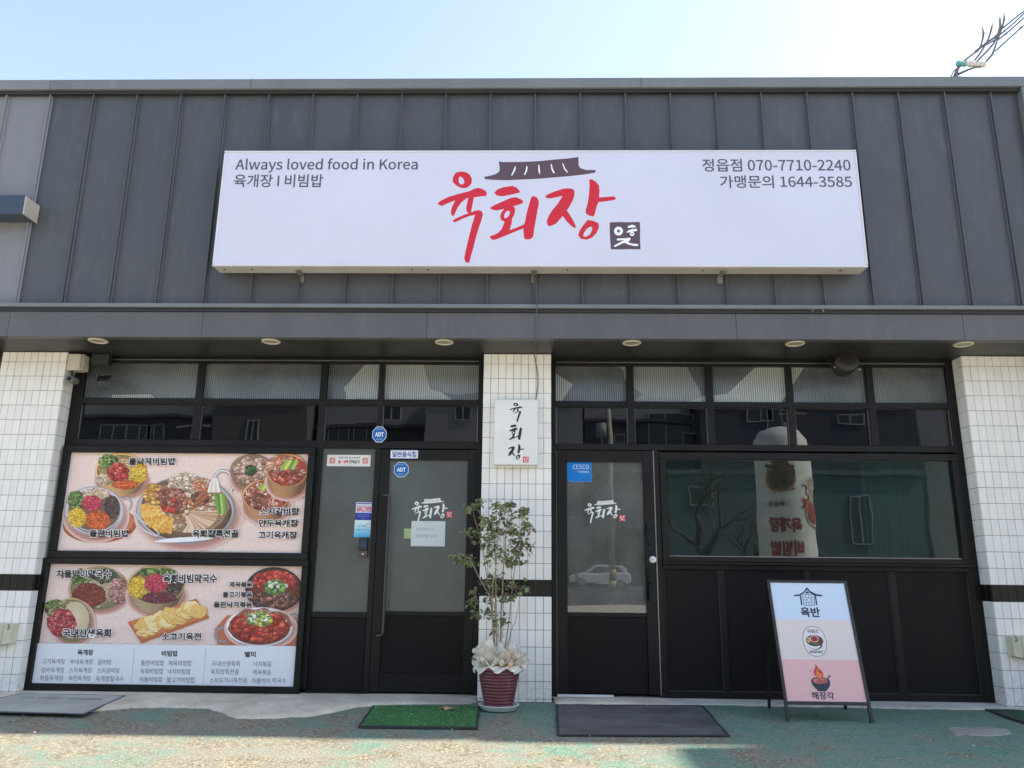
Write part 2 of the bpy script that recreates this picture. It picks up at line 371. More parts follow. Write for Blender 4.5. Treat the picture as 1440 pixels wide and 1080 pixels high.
for j in range(len(ys)):
    for x in xs: mb.v.append((x, ys[j], gz(x, ys[j])))
W = len(xs)
for j in range(len(ys) - 1):
    for i in range(W - 1): mb.f.append((j * W + i, j * W + i + 1, (j + 1) * W + i + 1, (j + 1) * W + i)); mb.m.append(0); mb.c.append(None)
mb.build('ground', ground_mat(), kind='structure', smooth=True)
ROADM = pm('road asphalt', (.055, .055, .055), .85, bump=.4, bscale=150, bdist=.004)
mb = MB(); mb.box(-300, 300, -50, -20, -.05, .012); mb.build('road', ROADM, kind='structure')
mb = MB()
for i in range(-20, 21): mb.box(i * 6, i * 6 + 3, -35.1, -34.95, .012, .017)
mb.build('road_marking', pm('white road paint', (.75, .75, .72), .6), kind='structure')

def concrete(name, a, b):
    m, t, p = base(name); g = t.nodes.new('ShaderNodeNewGeometry').outputs['Position']
    big = noise(t, 2.2, 7, g, .62); fine = noise(t, 70, 5, g, .7); sp = noise(t, 18, 5, g, .6)
    c = mix(t, ramp(t, big, [(.35, 0.), (.65, 1.)]), a, b); c = mix(t, ramp(t, sp, [(.58, 0.), (.75, .6)]), c, tuple(x * .5 for x in a))
    c = mix(t, 1., c, ramp(t, fine, [(.3, .78), (.6, 1.)]), 'MULTIPLY')
    t.links.new(c, p.inputs['Base Color']); p.inputs['Roughness'].default_value = .9; bumpn(t, p, fine, .5, .004); return m
CONC = concrete('trowelled concrete', (.54, .47, .36), (.80, .71, .57)); CONC2 = concrete('pale rough concrete', (.44, .43, .38), (.66, .64, .57))
edge = [(-6.5, -.25), (-4.56, -.28), (-3.9, -.6), (-3.5, -.72), (-3.31, -.53), (-2.985, -.464), (-2.68, -.473), (-2.5, -.62), (-2.275, -.90), (-2.02, -.87), (-1.71, -.77), (-1.458, -.36), (-1.18, -.19), (-.5, -.12), (-.452, -.02), (-.44, .2), (.23, .2), (.24, -.05), (1.19, -.045), (1.37, -.03), (1.63, .02), (2.24, -.03), (2.8, -.01), (3.15, -.055), (4.1, -.035), (4.3, -.12), (4.9, -.1), (6.5, -.2)]
def lerp_edge(x):
    for (a, ya), (b, yb) in zip(edge, edge[1:]):
        if a <= x <= b: return ya + (yb - ya) * (x - a) / (b - a)
    return -.2
mb = MB(); rows = []; rr = random.Random(3); nx = 520
for i in range(nx + 1):
    x = -6.5 + 13 * i / nx; ye = lerp_edge(x) + rr.gauss(0, .006) + .015 * math.sin(x * 9) * math.sin(x * 23); h = .022 + .006 * math.sin(x * 3.1) + rr.gauss(0, .0012)
    rows.append([(x, .6, .03), (x, .16, .028), (x, min(.12, ye + .12), h + rr.gauss(0, .001)), (x, ye + .03, h * .7), (x, ye + .008, h * .35), (x, ye - .004, -.02)])
b = 0
for r in rows: mb.v += r
for i in range(nx):
    for j in range(5): mb.f.append((i * 6 + j, i * 6 + j + 1, (i + 1) * 6 + j + 1, (i + 1) * 6 + j)); mb.m.append(1 if rows[i][0][0] > 1.25 else 0); mb.c.append(None)
mb.build('concrete_apron', [CONC, CONC2], kind='structure', smooth=True)
# pale repair patch in the paint
rr = random.Random(4); P0 = [(3.155, -1.13), (3.21, -.93), (3.28, -.84), (3.42, -.85), (3.58, -.835), (3.66, -.88), (3.63, -.98), (3.52, -1.1), (3.38, -1.15), (3.26, -1.12)]; P = []
for k in range(10):
    a, b = P0[k], P0[(k + 1) % 10]
    for q in range(6): f = q / 6; P.append((a[0] + (b[0] - a[0]) * f + rr.gauss(0, .007), a[1] + (b[1] - a[1]) * f + rr.gauss(0, .007)))
mb = MB(); mb.ring([[(x + (x - 3.4) * .05, y + (y + 1) * .07, -.004) for x, y in P][::-1], [(x, y, .003 + rr.gauss(0, .0008)) for x, y in P][::-1]], 0, False); mb.face([(x, y, .003) for x, y in P][::-1])
mb.build('repair_patch', concrete('grey patch mortar', (.26, .25, .215), (.42, .41, .36)), kind='structure')
# grit and paint flakes lying on the ground
mb = MB(); rr = random.Random(11)
for i in range(420):
    x, y = rr.uniform(-4.6, 4.6), rr.uniform(-2.6, -.05)
    if i > 350: x, y = rr.gauss(.55, .25), rr.gauss(-.02, .035)
    s_ = rr.uniform(.0025, .008) * (1.8 if rr.random() < .05 else 1); a = rr.random() * 6.28
    P = [(x + s_ * math.cos(a + q) * rr.uniform(.6, 1.2), y + s_ * math.sin(a + q) * rr.uniform(.6, 1.2)) for q in (0, 1.3, 2.6, 3.9, 5.2)]; z = .004
    mb.ring([[(px, py, z) for px, py in P], [(x + (px - x) * .5, y + (py - y) * .5, z + s_ * .7) for px, py in P]], rr.choice((0, 0, 1)), True)
mb.build('grit', [pm('pale grit', (.40, .38, .32), .9), pm('brown grit', (.28, .23, .17), .9)], kind='stuff')
tag(bpy.data.objects['grit'], 'loose grit and flaked paint scattered over the green forecourt', 'grit')

# ================================================================== BUILDING SHELL
B = thing('restaurant_building', 'single storey shop building clad in charcoal standing seam metal above a deep canopy fascia', 'building', (0, .5, 0))
seams = [-5.784, -5.334, -4.884, -4.436, -3.987, -3.538, -3.088, -2.640, -2.191, -1.742, -1.294, -.848, -.4, .048, .497, .946, 1.394, 1.844, 2.295, 2.746, 3.196, 3.647, 4.1, 4.551, 4.83]
for i in range(len(seams) - 1):
    a, b = seams[i], seams[i + 1]; o = bx('cladding_panel', a + .002, b - .002, -.45, -.43, 3.53, 5.80, CLAD2 if b < -4.8 else CLAD, B, 0)
    if i in (0, 1): o['label'] = 'paler grey cladding panel of the neighbouring unit'
for i, x in enumerate(seams[:-1]):
    mb = MB(); pal = x < -4.85
    mb.ring([[(x - .014, -.4505, z), (x - .007, -.458, z), (x - .0065, -.487, z), (x + .0065, -.487, z), (x + .007, -.458, z), (x + .014, -.4505, z)][::-1] for z in (3.533, 5.803)])
    mb.build('standing_seam', CLAD2 if pal else CLAD, B)
bx('parapet_flashing', -4.873, 4.99, -.53, -.30, 5.828, 5.937, TRIM, B, .004)
bx('parapet_flashing', -7.0, -4.876, -.53, -.30, 5.828, 5.937, CLAD2, B, .004)['label'] = 'paler flashing of the neighbouring unit'
for x in (-2.82, 1.1): bx('flashing_joint', x, x + .004, -.5315, -.50, 5.829, 5.936, SOFF, B, 0)
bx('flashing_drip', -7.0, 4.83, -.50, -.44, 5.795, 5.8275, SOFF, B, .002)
bx('end_trim', 4.83, 4.99, -.527, -.30, 3.2, 5.826, TRIM, B, .004)
bx('ledge_flashing', -7.0, 4.99, -.565, -.44, 3.495, 3.532, TRIM, B, .003)
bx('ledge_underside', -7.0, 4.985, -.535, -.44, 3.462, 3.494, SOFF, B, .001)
fx = [-7, -4.884, -3.05, -.95, 1.9, 3.96, 4.99]
for i in range(6): bx('fascia_panel', fx[i] + (.0015), fx[i + 1] - .0015, -.52, -.44, 3.215, 3.461, CLAD2 if i == 9 else FASC, B, .002)
sx_ = [-7, -4.6, -2.6, -.46, .24, 2.2, 4.05, 4.99]
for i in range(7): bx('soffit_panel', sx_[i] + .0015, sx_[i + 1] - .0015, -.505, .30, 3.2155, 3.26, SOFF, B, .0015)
mb = MB()
for k in range(40):
    x = -6.9 + k * .3; mb.lathe([(.006, 0), (.005, -.003), (0, -.004)], (x, -.5655, 3.513), 7, 'Y')
    if k % 2: mb.lathe([(.006, 0), (.005, -.003), (0, -.004)], (x + .07, -.5305, 5.85), 7, 'Y')
mb.build('flashing_screws', pm('dull screw head', (.3, .3, .3), .4, .6), B, kind='stuff')
bx('side_wall', 4.99, 5.05, -.3, 8, 0, 5.8, CLAD, B, 0); bx('side_wall', -7.06, -7.0, -.3, 8, 0, 5.8, CLAD, B, 0)
bx('roof', -7, 4.99, -.30, 8, 5.70, 5.80, SOFF, B, 0); bx('rear_wall', -7, 4.99, 7.9, 8, 0, 5.7, CONC_D, B, 0)
INT = pm('dim interior plaster', (.22, .24, .24), .9); INF = pm('dark floor tile', (.08, .075, .07), .4)
bx('upper_wall', -7, 4.99, -.425, -.3, 3.27, 5.7, CONC_D, B, 0)
bx('interior_wall', -4.6, 4.2, 3.4, 3.45, .03, 3.2, INT, B, 0); bx('interior_wall', -.3, .05, .32, 3.39, .03, 3.2, INT, B, 0)
bx('interior_wall', 4.2, 4.26, .4, 3.39, .03, 3.2, INT, B, 0); bx('interior_wall', -4.66, -4.6, .4, 3.39, .03, 3.2, INT, B, 0)
bx('interior_floor', -4.7, 4.3, .601, 3.5, -.02, .034, INF, B, 0); bx('interior_ceiling', -4.7, 4.3, .31, 3.5, 3.2, 3.25, INT, B, 0)
bx('neighbour_wall', -7.0, -5.28, .17, .3, 0, 3.214, SOFF, B, 0); bx('neighbour_wall', 4.87, 5.0, .05, .3, 0, 3.214, SOFF, B, 0)

# ================================================================== TILED PILLARS
_tm = {}
def tile_mesh(wd, ht, black):
    k = (round(wd, 4), round(ht, 4), black)
    if k not in _tm:
        bm = bmesh.new(); bmesh.ops.create_cube(bm, size=1)
        for v in bm.verts: v.co = Vector((v.co.x * wd, v.co.y * .009, v.co.z * ht))
        bmesh.ops.bevel(bm, geom=[e for e in bm.edges if all(v.co.y < 0 for v in e.verts)], offset=.0018, segments=1, affect='EDGES')
        me = bpy.data.meshes.new('tile'); bm.to_mesh(me); bm.free(); me.materials.append(TILEB if black else TILE); _tm[k] = me
    return _tm[k]
rt = random.Random(5)
def pillar(x0, x1, label, sides):
    P = thing('tiled_pillar', label, 'pillar', ((x0 + x1) / 2, .1, 0), 'white tiled pillars of the shop front')
    bx('pillar_core', x0 + .0085, x1 - .0085, .0085, .30, 0, 3.213, GROUT, P, 0)
    zs = [.004, .030] + [1.0565 + .1467 * k for k in range(-6, 15)] + [3.212]; zs = zs[:1] + [1.0565 + .1467 * k for k in range(-7, 15)] + [3.212]
    nc = 9; pt = (x1 - x0) / nc
    for r in range(len(zs) - 1):
        z0, z1 = zs[r], zs[r + 1]
        if z1 - z0 < .02: continue
        black = abs(z0 - (1.0565 - .1467)) < .01
        for c in range(nc):
            me = tile_mesh(pt - .0038, z1 - z0 - .0038, black); o = bpy.data.objects.new('tile', me); COL.objects.link(o); o.parent = P
            o.location = Vector((x0 + pt * (c + .5) + rt.gauss(0, .0004), .0045 + rt.gauss(0, .0006), (z0 + z1) / 2)) - P.location; o.rotation_euler = (rt.gauss(0, .004), 0, rt.gauss(0, .006))
        for sd_ in sides:
            for c in range(2):
                me = tile_mesh(.0745, z1 - z0 - .0038, black); o = bpy.data.objects.new('tile', me); COL.objects.link(o); o.parent = P
                xx = x1 - .0045 if sd_ > 0 else x0 + .0045
                o.location = Vector((xx, .052 + .0785 * c, (z0 + z1) / 2)) - P.location; o.rotation_euler = (rt.gauss(0, .004), 0, math.pi / 2 * sd_)
    return P
pillar(-5.262, -4.607, 'white tiled pillar at the left end behind the beige junction box', [1])
pillar(-.447, .2165, 'white tiled pillar in the middle behind the potted plant', [])
pillar(4.199, 4.862, 'white tiled pillar at the right end of the shop front', [-1])

# ================================================================== LEFT STOREFRONT
FY0, FY1 = .17, .25
def vert(P, a, b, z0, z1, y0=FY0): bx('mullion', a, b, y0, FY1, z0, z1, BLK, P, .003)
def horz(P, a, b, z0, z1, y0=FY0 + .003): bx('transom', a, b, y0, FY1 - .004, z0, z1, BLK, P, .003)
def pane(P, a, b, z0, z1, mat, y=.215, name='pane', label=None):
    o = bx(name, a - .004, b + .004, y, y + .006, z0 - .004, z1 + .004, mat, P, 0)
    if label: o['label'] = label
    return o
L = thing('glazed_storefront', 'black framed shop front with frosted door left of the middle pillar', 'shop front', (-2.5, .2, 0))
vert(L, -4.625, -4.505, .028, 3.213); vert(L, -3.353, -3.281, 2.369, 3.151); vert(L, -2.095, -2.03, .06, 3.151); vert(L, -1.507, -1.455, .03, 3.151); vert(L, -.506, -.44, .03, 3.213)
horz(L, -4.505, -.506, 3.152, 3.2145); horz(L, -4.505, -.506, 2.727, 2.786); horz(L, -4.505, -.506, 2.292, 2.367)
bx('head_bead', -4.5, -.51, .163, .172, 3.178, 3.186, GRAPHITE, L, 0)
xsL = [(-4.505, -3.353), (-3.281, -2.095), (-2.03, -1.507), (-1.455, -.506)]
for a, b in xsL:
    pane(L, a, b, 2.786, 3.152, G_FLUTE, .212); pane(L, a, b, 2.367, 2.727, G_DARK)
    for q in (a, b - .006): bx('glazing_bead', q, q + .006, .198, .214, 2.37, 2.725, GRAPHITE, L, 0)
# sidelight
horz(L, -2.03, -1.507, .694, .742); horz(L, -2.03, -1.507, .028, .052, .171)
pane(L, -2.03, -1.507, .742, 2.292, G_FROST, .205)
bx('lower_panel', -2.028, -1.509, .19, .22, .05, .694, BLKP, L, .001)
mb = MB()
for a, b, c, d in ((-2.004, -1.53, .058, .066), (-2.004, -1.53, .672, .678), (-2.012, -2.005, .058, .678), (-1.529, -1.522, .058, .678)): mb.box(a, b, .183, .1905, c, d)
mb.build('panel_bead', BLK, L)
bx('backing_panel', -4.505, -2.095, .215, .24, .03, 2.292, BLKP, L, 0)
# left door
D1 = bx('door', -1.4525, -.508, .19, .215, .2155, .752, BLKP, L, .001); D1['label'] = 'frosted glass entrance door with a long black bar handle'
def door_bars(P, a, b, z0, zt, gl, gr, gz0, gz1):
    bx('stile', a, gl, .174, .222, z0, zt, BLK, P, .002); bx('stile', gr, b, .174, .222, z0, zt, BLK, P, .002)
    bx('top_rail', gl + .001, gr - .001, .1755, .2205, gz1, zt - .001, BLK, P, .002); bx('middle_rail', gl + .001, gr - .001, .1755, .2205, gz0 - .035, gz0, BLK, P, .002)
door_bars(D1, -1.4525, -.508, .048, 2.284, -1.363, -.594, .754, 2.182)
pane(D1, -1.363, -.594, .754, 2.182, G_FROST, .205, 'glass')
mb = MB(); mb.box(-1.362, -.595, .186, .214, .05, .2145)
rr = random.Random(2)
for i in range(46):
    for j in range(9):
        x = -1.352 + i * .0165 + (.008 if j % 2 else 0); z = .062 + j * .0172
        if x < -.605: s_ = .0225; a = (.6 if (i + j) % 2 else -.6); dx, dz = s_ * math.cos(a), s_ * math.sin(a); mb.face([(x - dx, .1858, z - dz), (x + dz * .35, .1843, z - dx * .35), (x + dx, .1858, z + dz), (x - dz * .35, .1843, z + dx * .35)])
mb.build('kick_plate', BLK, D1)
mb = MB(); hp = [(-1.395, .174, 1.83), (-1.395, .12, 1.83), (-1.385, .10, 1.83), (-1.352, .098, 1.83), (-1.336, .098, 1.815), (-1.333, .098, 1.78), (-1.333, .098, .60), (-1.336, .098, .56), (-1.352, .098, .545), (-1.385, .10, .545), (-1.395, .12, .545), (-1.395, .174, .545)]
mb.tube(hp, .0145, 12); mb.build('handle', pm('scuffed grey black handle', (.035, .036, .034), .35, var=.4, scale=30), D1, smooth=True)
mb = MB(); mb.lathe([(.022, 0), (.022, -.004), (.016, -.006), (.0, -.006)], (-1.415, .174, .14), 16, 'Y'); mb.build('floor_lock', BLK, D1)
# ================================================================== RIGHT STOREFRONT
Rr = thing('glazed_storefront', 'black framed shop front with wide window right of the middle pillar', 'shop front', (2.2, .2, 0))
vert(Rr, .21, .267, .03, 3.213)
for a, b in ((.975, 1.043), (1.759, 1.827), (2.552, 2.614), (3.340, 3.410)): vert(Rr, a, b, 2.356, 3.143)
vert(Rr, 4.128, 4.203, .03, 3.213); vert(Rr, 1.222, 1.268, .032, 2.292)
horz(Rr, .267, 4.128, 3.144, 3.2145); horz(Rr, .267, 4.128, 2.723, 2.78); horz(Rr, .267, 4.128, 2.292, 2.354)
bx('head_bead', .27, 4.12, .163, .172, 3.172, 3.180, GRAPHITE, Rr, 0)
for a, b in ((.267, .975), (1.043, 1.759), (1.827, 2.552), (2.614, 3.34), (3.41, 4.128)):
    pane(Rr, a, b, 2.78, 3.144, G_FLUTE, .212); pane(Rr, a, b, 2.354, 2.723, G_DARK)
    for q in (a, b - .006): bx('glazing_bead', q, q + .006, .198, .214, 2.357, 2.721, GRAPHITE, Rr, 0)
# wide window
Wn = bx('window', 1.268, 4.128, .15, .21, 2.207, 2.272, BLK, Rr, .003); Wn['label'] = 'wide window with dark frame and greenish glass'
bx('frame', 1.27, 1.331, .152, .21, 1.22, 2.206, BLK, Wn, .003); bx('frame', 4.072, 4.127, .152, .21, 1.22, 2.206, BLK, Wn, .003)
bx('frame', 1.332, 4.071, .153, .21, 1.235, 1.283, BLK, Wn, .003)
bx('sill', 1.262, 4.13, .105, .20, 1.212, 1.2335, BLK, Wn, .003)
bx('inner_bead', 1.332, 4.071, .175, .19, 1.2835, 1.292, GRAPHITE, Wn, 0)
pane(Wn, 1.331, 4.072, 1.283, 2.207, G_WIN, .195, 'pane')
pw = [(1.268, 1.285), (1.79, 1.845), (2.59, 2.637), (3.368, 3.434), (4.10, 4.128)]
horz(Rr, 1.268, 4.128, 1.166, 1.211); horz(Rr, 1.268, 4.128, .03, .087)
for a, b in pw: bx('panel_batten', a, b, .176, .24, .0875, 1.1655, BLK, Rr, .002)
for (a, b), (c, d) in zip(pw, pw[1:]):
    bx('lower_panel', b, c, .198, .23, .0875, 1.1655, BLKP, Rr, 0)
    mb = MB(); mb.box(b + .001, c - .001, .188, .1985, .088, .094); mb.box(c - .007, c - .001, .188, .1985, .0945, 1.16); mb.build('panel_bead', pm('worn frame edge', (.05, .05, .05), .4), Rr)
# right door
D2 = bx('door', .372, 1.105, .19, .215, .058, .73, BLKP, Rr, .001); D2['label'] = 'dark door with grimy clear glass and a round white lock'
door_bars(D2, .272, 1.206, .056, 2.288, .371, 1.106, .765, 2.175)
pane(D2, .371, 1.106, .765, 2.175, G_DOOR, .205, 'glass')
bx('edge_strip', 1.208, 1.219, .168, .24, .05, 2.29, GRAPHITE, D2, .001); bx('edge_strip', .269, .2715, .168, .2, .056, 2.28, GRAPHITE, D2, 0)
bx('threshold', .27, .78, .14, .17, .031, .052, WHT, D2, .003)
mb = MB(); mb.tube([(1.112, .12, 1.575), (1.112, .12, .876)], .0125, 10)
for z in (1.396, 1.037): mb.tube([(1.112, .12, z), (1.135, .15, z), (1.14, .175, z)], .011, 8)
mb.build('handle', BLK, D2, smooth=True)
mb = MB(); mb.lathe([(.034, 0), (.034, -.006), (.027, -.016), (.012, -.018), (.0, -.018)], (1.176, .174, 1.252), 20, 'Y'); mb.build('lock', pm('white metal lock', (.75, .75, .73), .3, .1), D2, smooth=True)
mb = MB(); mb.box(1.170, 1.182, .153, .157, 1.249, 1.255); mb.build('keyhole', CHAR, D2)
# things seen through the wide window
mb = MB(); rows = []
for i in range(121):
    x = 3.38 + .78 * i / 120; y = .60 + .035 * math.sin(i * .42) + .012 * math.sin(i * 1.13); rows.append([(x, y, .1), (x, y + .01, 1.2), (x, y, 3.0)])
b = 0
for r in rows: mb.v += r
for i in range(120):
    for j in range(2): mb.f.append((i * 3 + j, (i + 1) * 3 + j, (i + 1) * 3 + j + 1, i * 3 + j + 1)); mb.m.append(0); mb.c.append(None)
tag(mb.build('curtain', pm('green blackout cloth', (.08, .26, .19), .7, var=.2), smooth=True, loc=(0, 0, 0)), 'dark green curtain hanging inside at the right side of the wide window', 'curtain')

# ================================================================== BIG SHOP SIGN
SG = thing('shop_sign', 'long white shop sign with red brush lettering on the charcoal cladding', 'sign', (.07, -.59, 3.85))
SX0, SX1, SZ0, SZ1, SY = -2.943, 3.080, 3.855, 5.037, -.68
bx('sign_face', SX0 + .014, SX1 - .014, SY, -.66, SZ0 + .014, SZ1 - .014, SIGNW, SG, 0)
for a, b, c, d in ((SX0, SX1, SZ0, SZ0 + .0138), (SX0, SX1, SZ1 - .0138, SZ1)): bx('sign_edge', a, b, -.688, -.655, c, d, ALU, SG, .002)
for a, b in ((SX0, SX0 + .0138), (SX1 - .0138, SX1)): bx('sign_edge', a, b, -.687, -.655, SZ0 + .0212, SZ1 - .0212, ALU, SG, .002)
bx('sign_box', SX0 + .001, SX1 - .001, -.654, -.502, SZ0 + .001, SZ1 - .001, SIGNU, SG, .003)
for x in (-2.171, .041, 1.792):
    mb = MB(); mb.box(x - .025, x + .025, -.60, -.452, 3.845, 3.8535); mb.box(x - .025, x + .025, -.461, -.4515, 3.78, 3.844); mb.build('bracket', pm('weathered steel', (.28, .26, .23), .5, .5), SG)
for x in (-2.86, -2.6, -1.1, -.95, .35, 1.6, 2.86):
    mb = MB(); mb.lathe([(.011, 0), (.011, -.004), (0, -.004)], (x, -.60, 3.8555), 8, 'Z'); mb.build('drain_hole', CHAR, SG)
LA = lambda P: [(600 + u / 9, 200 + v / 9) for u, v in P]
LB = lambda P: [(600 + u / 9, 260 + v / 9) for u, v in P]
LC = lambda P: [(680 + u / 9, 210 + v / 9) for u, v in P]
LD = lambda P: [(750 + u / 9, 240 + v / 9) for u, v in P]
YUK = [[LA([(328, 480), (335, 435), (372, 385), (435, 370), (495, 378), (545, 410), (575, 468), (566, 525), (530, 565), (485, 582), (430, 577), (375, 547), (338, 515)]), LA([(425, 428), (470, 470), (478, 510), (460, 532), (430, 534), (408, 510), (405, 460)])],
       [LA([(140, 770), (180, 740), (270, 695), (400, 655), (540, 620), (600, 590), (650, 578), (700, 590), (745, 615), (762, 640), (755, 680), (690, 685), (600, 697), (520, 705), (430, 725), (350, 740), (250, 780), (195, 808), (160, 795)])],
       [LA([(365, 715), (440, 700), (520, 700), (440, 760), (390, 830), (360, 900), (340, 935), (315, 925), (305, 880), (325, 810), (350, 760)])],
       [LA([(530, 690), (600, 690), (580, 790), (562, 885), (530, 900), (505, 870), (500, 820), (515, 760)])],
       [LB([(330, 450), (370, 425), (470, 380), (570, 345), (610, 328), (660, 320), (700, 335), (712, 380), (690, 460), (660, 540), (620, 680), (590, 800), (560, 900), (545, 970), (525, 990), (490, 975), (475, 930), (490, 850), (530, 680), (570, 520), (600, 420), (612, 380), (540, 395), (450, 430), (385, 462), (355, 472), (335, 465)])]]
HOE = [[LB([(855, 100), (900, 55), (970, 30), (1085, 12), (1140, 35), (1180, 80), (1175, 100), (1130, 110), (1040, 130), (950, 145), (890, 135)])],
       [LB([(800, 290), (870, 250), (960, 210), (1060, 165), (1130, 155), (1190, 180), (1225, 210), (1210, 235), (1170, 250), (1100, 270), (1040, 285), (960, 310), (880, 325), (820, 310)])],
       [LB([(985, 300), (945, 350), (930, 400), (940, 440), (985, 468), (1050, 450), (1085, 420), (1112, 370), (1122, 310), (1105, 275), (1040, 270)]), LB([(1012, 330), (1043, 328), (1055, 360), (1032, 400), (1002, 425), (978, 410), (985, 370)])],
       [LB([(795, 650), (850, 635), (900, 610), (950, 560), (990, 460), (1080, 425), (1078, 480), (1050, 572), (1130, 545), (1210, 510), (1250, 490), (1250, 540), (1200, 560), (1100, 600), (980, 650), (880, 690), (850, 698), (815, 685)])],
       [LB([(1355, 142), (1390, 155), (1415, 190), (1420, 240), (1400, 340), (1380, 450), (1360, 560), (1350, 650), (1320, 685), (1270, 692), (1235, 680), (1225, 600), (1222, 520), (1245, 470), (1260, 380), (1290, 270), (1315, 180), (1330, 150)])]]
JANG = [[LD([(150, 325), (190, 295), (280, 260), (380, 228), (440, 222), (500, 232), (522, 260), (520, 310), (500, 380), (460, 450), (425, 505), (470, 570), (510, 640), (540, 710), (530, 730), (480, 700), (420, 640), (372, 575), (340, 610), (290, 670), (210, 705), (180, 690), (170, 640), (190, 580), (240, 500), (300, 430), (345, 360), (370, 322), (300, 335), (220, 352), (165, 345)])],
        [LD([(705, 115), (740, 108), (790, 140), (830, 185), (838, 250), (832, 340), (900, 335), (1010, 325), (1050, 345), (1030, 370), (940, 385), (825, 398), (800, 460), (775, 560), (760, 582), (710, 570), (665, 545), (662, 500), (690, 400), (705, 290), (712, 180)])],
        [LD([(690, 622), (760, 635), (825, 665), (832, 720), (800, 790), (740, 850), (670, 875), (600, 862), (567, 815), (590, 750), (640, 680)]), LD([(715, 712), (742, 712), (745, 750), (715, 810), (660, 838), (630, 828), (640, 790), (675, 735)])]]
ROOF = LC([(190, 152), (240, 162), (480, 160), (700, 150), (900, 130), (1100, 112), (1200, 97), (1205, 210), (1230, 240), (1300, 262), (1422, 262), (1410, 295), (1300, 315), (1100, 338), (900, 355), (700, 372), (500, 382), (300, 392), (150, 388), (20, 378), (5, 350), (80, 335), (150, 315), (190, 290), (205, 260), (200, 200)])
TMARK = [LC(p) for p in ([(400, 212), (410, 232), (396, 275), (362, 332), (348, 330), (376, 270)], [(545, 203), (558, 230), (550, 275), (524, 327), (513, 322), (533, 265)], [(695, 188), (708, 205), (716, 300), (705, 317), (692, 260)], [(848, 182), (862, 190), (877, 250), (902, 300), (888, 307), (860, 260)], [(995, 172), (1010, 185), (1032, 240), (1070, 290), (1055, 293), (1018, 250)])]
def draw_seal(p, f, colb, colw):
    p.poly([f(q) for q in LD([(968, 655), (1080, 650), (1200, 653), (1348, 650), (1352, 760), (1350, 880), (1358, 996), (1200, 994), (1100, 998), (982, 994), (972, 860), (966, 760)])], colb); p.nl()
    ring = lambda cx, cy, r0, r1: [[f((750 + (cx + r0 * math.cos(a)) / 9, 240 + (cy + r0 * 1.0 * math.sin(a)) / 9)) for a in [i * .45 for i in range(14)]], [f((750 + (cx + r1 * math.cos(a)) / 9, 240 + (cy + r1 * math.sin(a)) / 9)) for a in [i * .9 for i in range(7)]]]
    p.poly(ring(1078, 765, 57, 20), colw); p.poly(ring(1250, 800, 28, 10), colw)
    for P in ([(1190, 722), (1200, 700), (1250, 684), (1288, 696), (1300, 716), (1240, 722)], [(1175, 780), (1215, 750), (1260, 738), (1310, 735), (1312, 765), (1250, 772), (1200, 785)], [(1055, 862), (1090, 858), (1160, 856), (1225, 848), (1232, 870), (1200, 905), (1240, 922), (1325, 930), (1328, 950), (1280, 955), (1200, 935), (1150, 912), (1090, 940), (1030, 968), (1018, 952), (1080, 915), (1150, 880), (1060, 884)]):
        p.poly([f(q) for q in LD(P)], colw)
p = Print(lambda u, v, d: tuple(at(u, v, SY) + Vector((0, -.0006 - d, 0))))
RED = (200, 28, 46); BRN = (88, 68, 78)
for ch in (YUK, HOE, JANG):
    p = Print(lambda u, v, d: tuple(at(u, v, SY) + Vector((0, -.0006 - d, 0))))
    for loops in ch: p.poly(loops, RED); p.nl()
    p.build('brush_letter', PRINT, SG)
p = Print(lambda u, v, d: tuple(at(u, v, SY) + Vector((0, -.0006 - d, 0)))); p.poly(ROOF, BRN); p.nl()
for q in TMARK: p.poly(q, (236, 238, 245))
p.build('roof_emblem', PRINT, SG)
p = Print(lambda u, v, d: tuple(at(u, v, SY) + Vector((0, -.0006 - d, 0)))); draw_seal(p, lambda q: q, BRN, (236, 238, 245)); p.build('seal_emblem', PRINT, SG)
p = Print(upright(SY - .0006)); TX = (78, 74, 86)
def sgt(body, l, t, r, b):
    a = at(l, b, SY); c = at(r, t, SY); p.text(body, a.x, c.z, c.x, a.z, TX, .012)
sgt('Always loved food in Korea', 330, 222.5, 588, 243); sgt('육개장 I 비빔밥', 328, 245, 455, 263.5)
sgt('정읍점 070-7710-2240', 988, 223, 1195, 241.5); sgt('가맹문의 1644-3585', 1013, 246.5, 1197, 264.5)
p.build('printed_lettering', PRINT, SG)

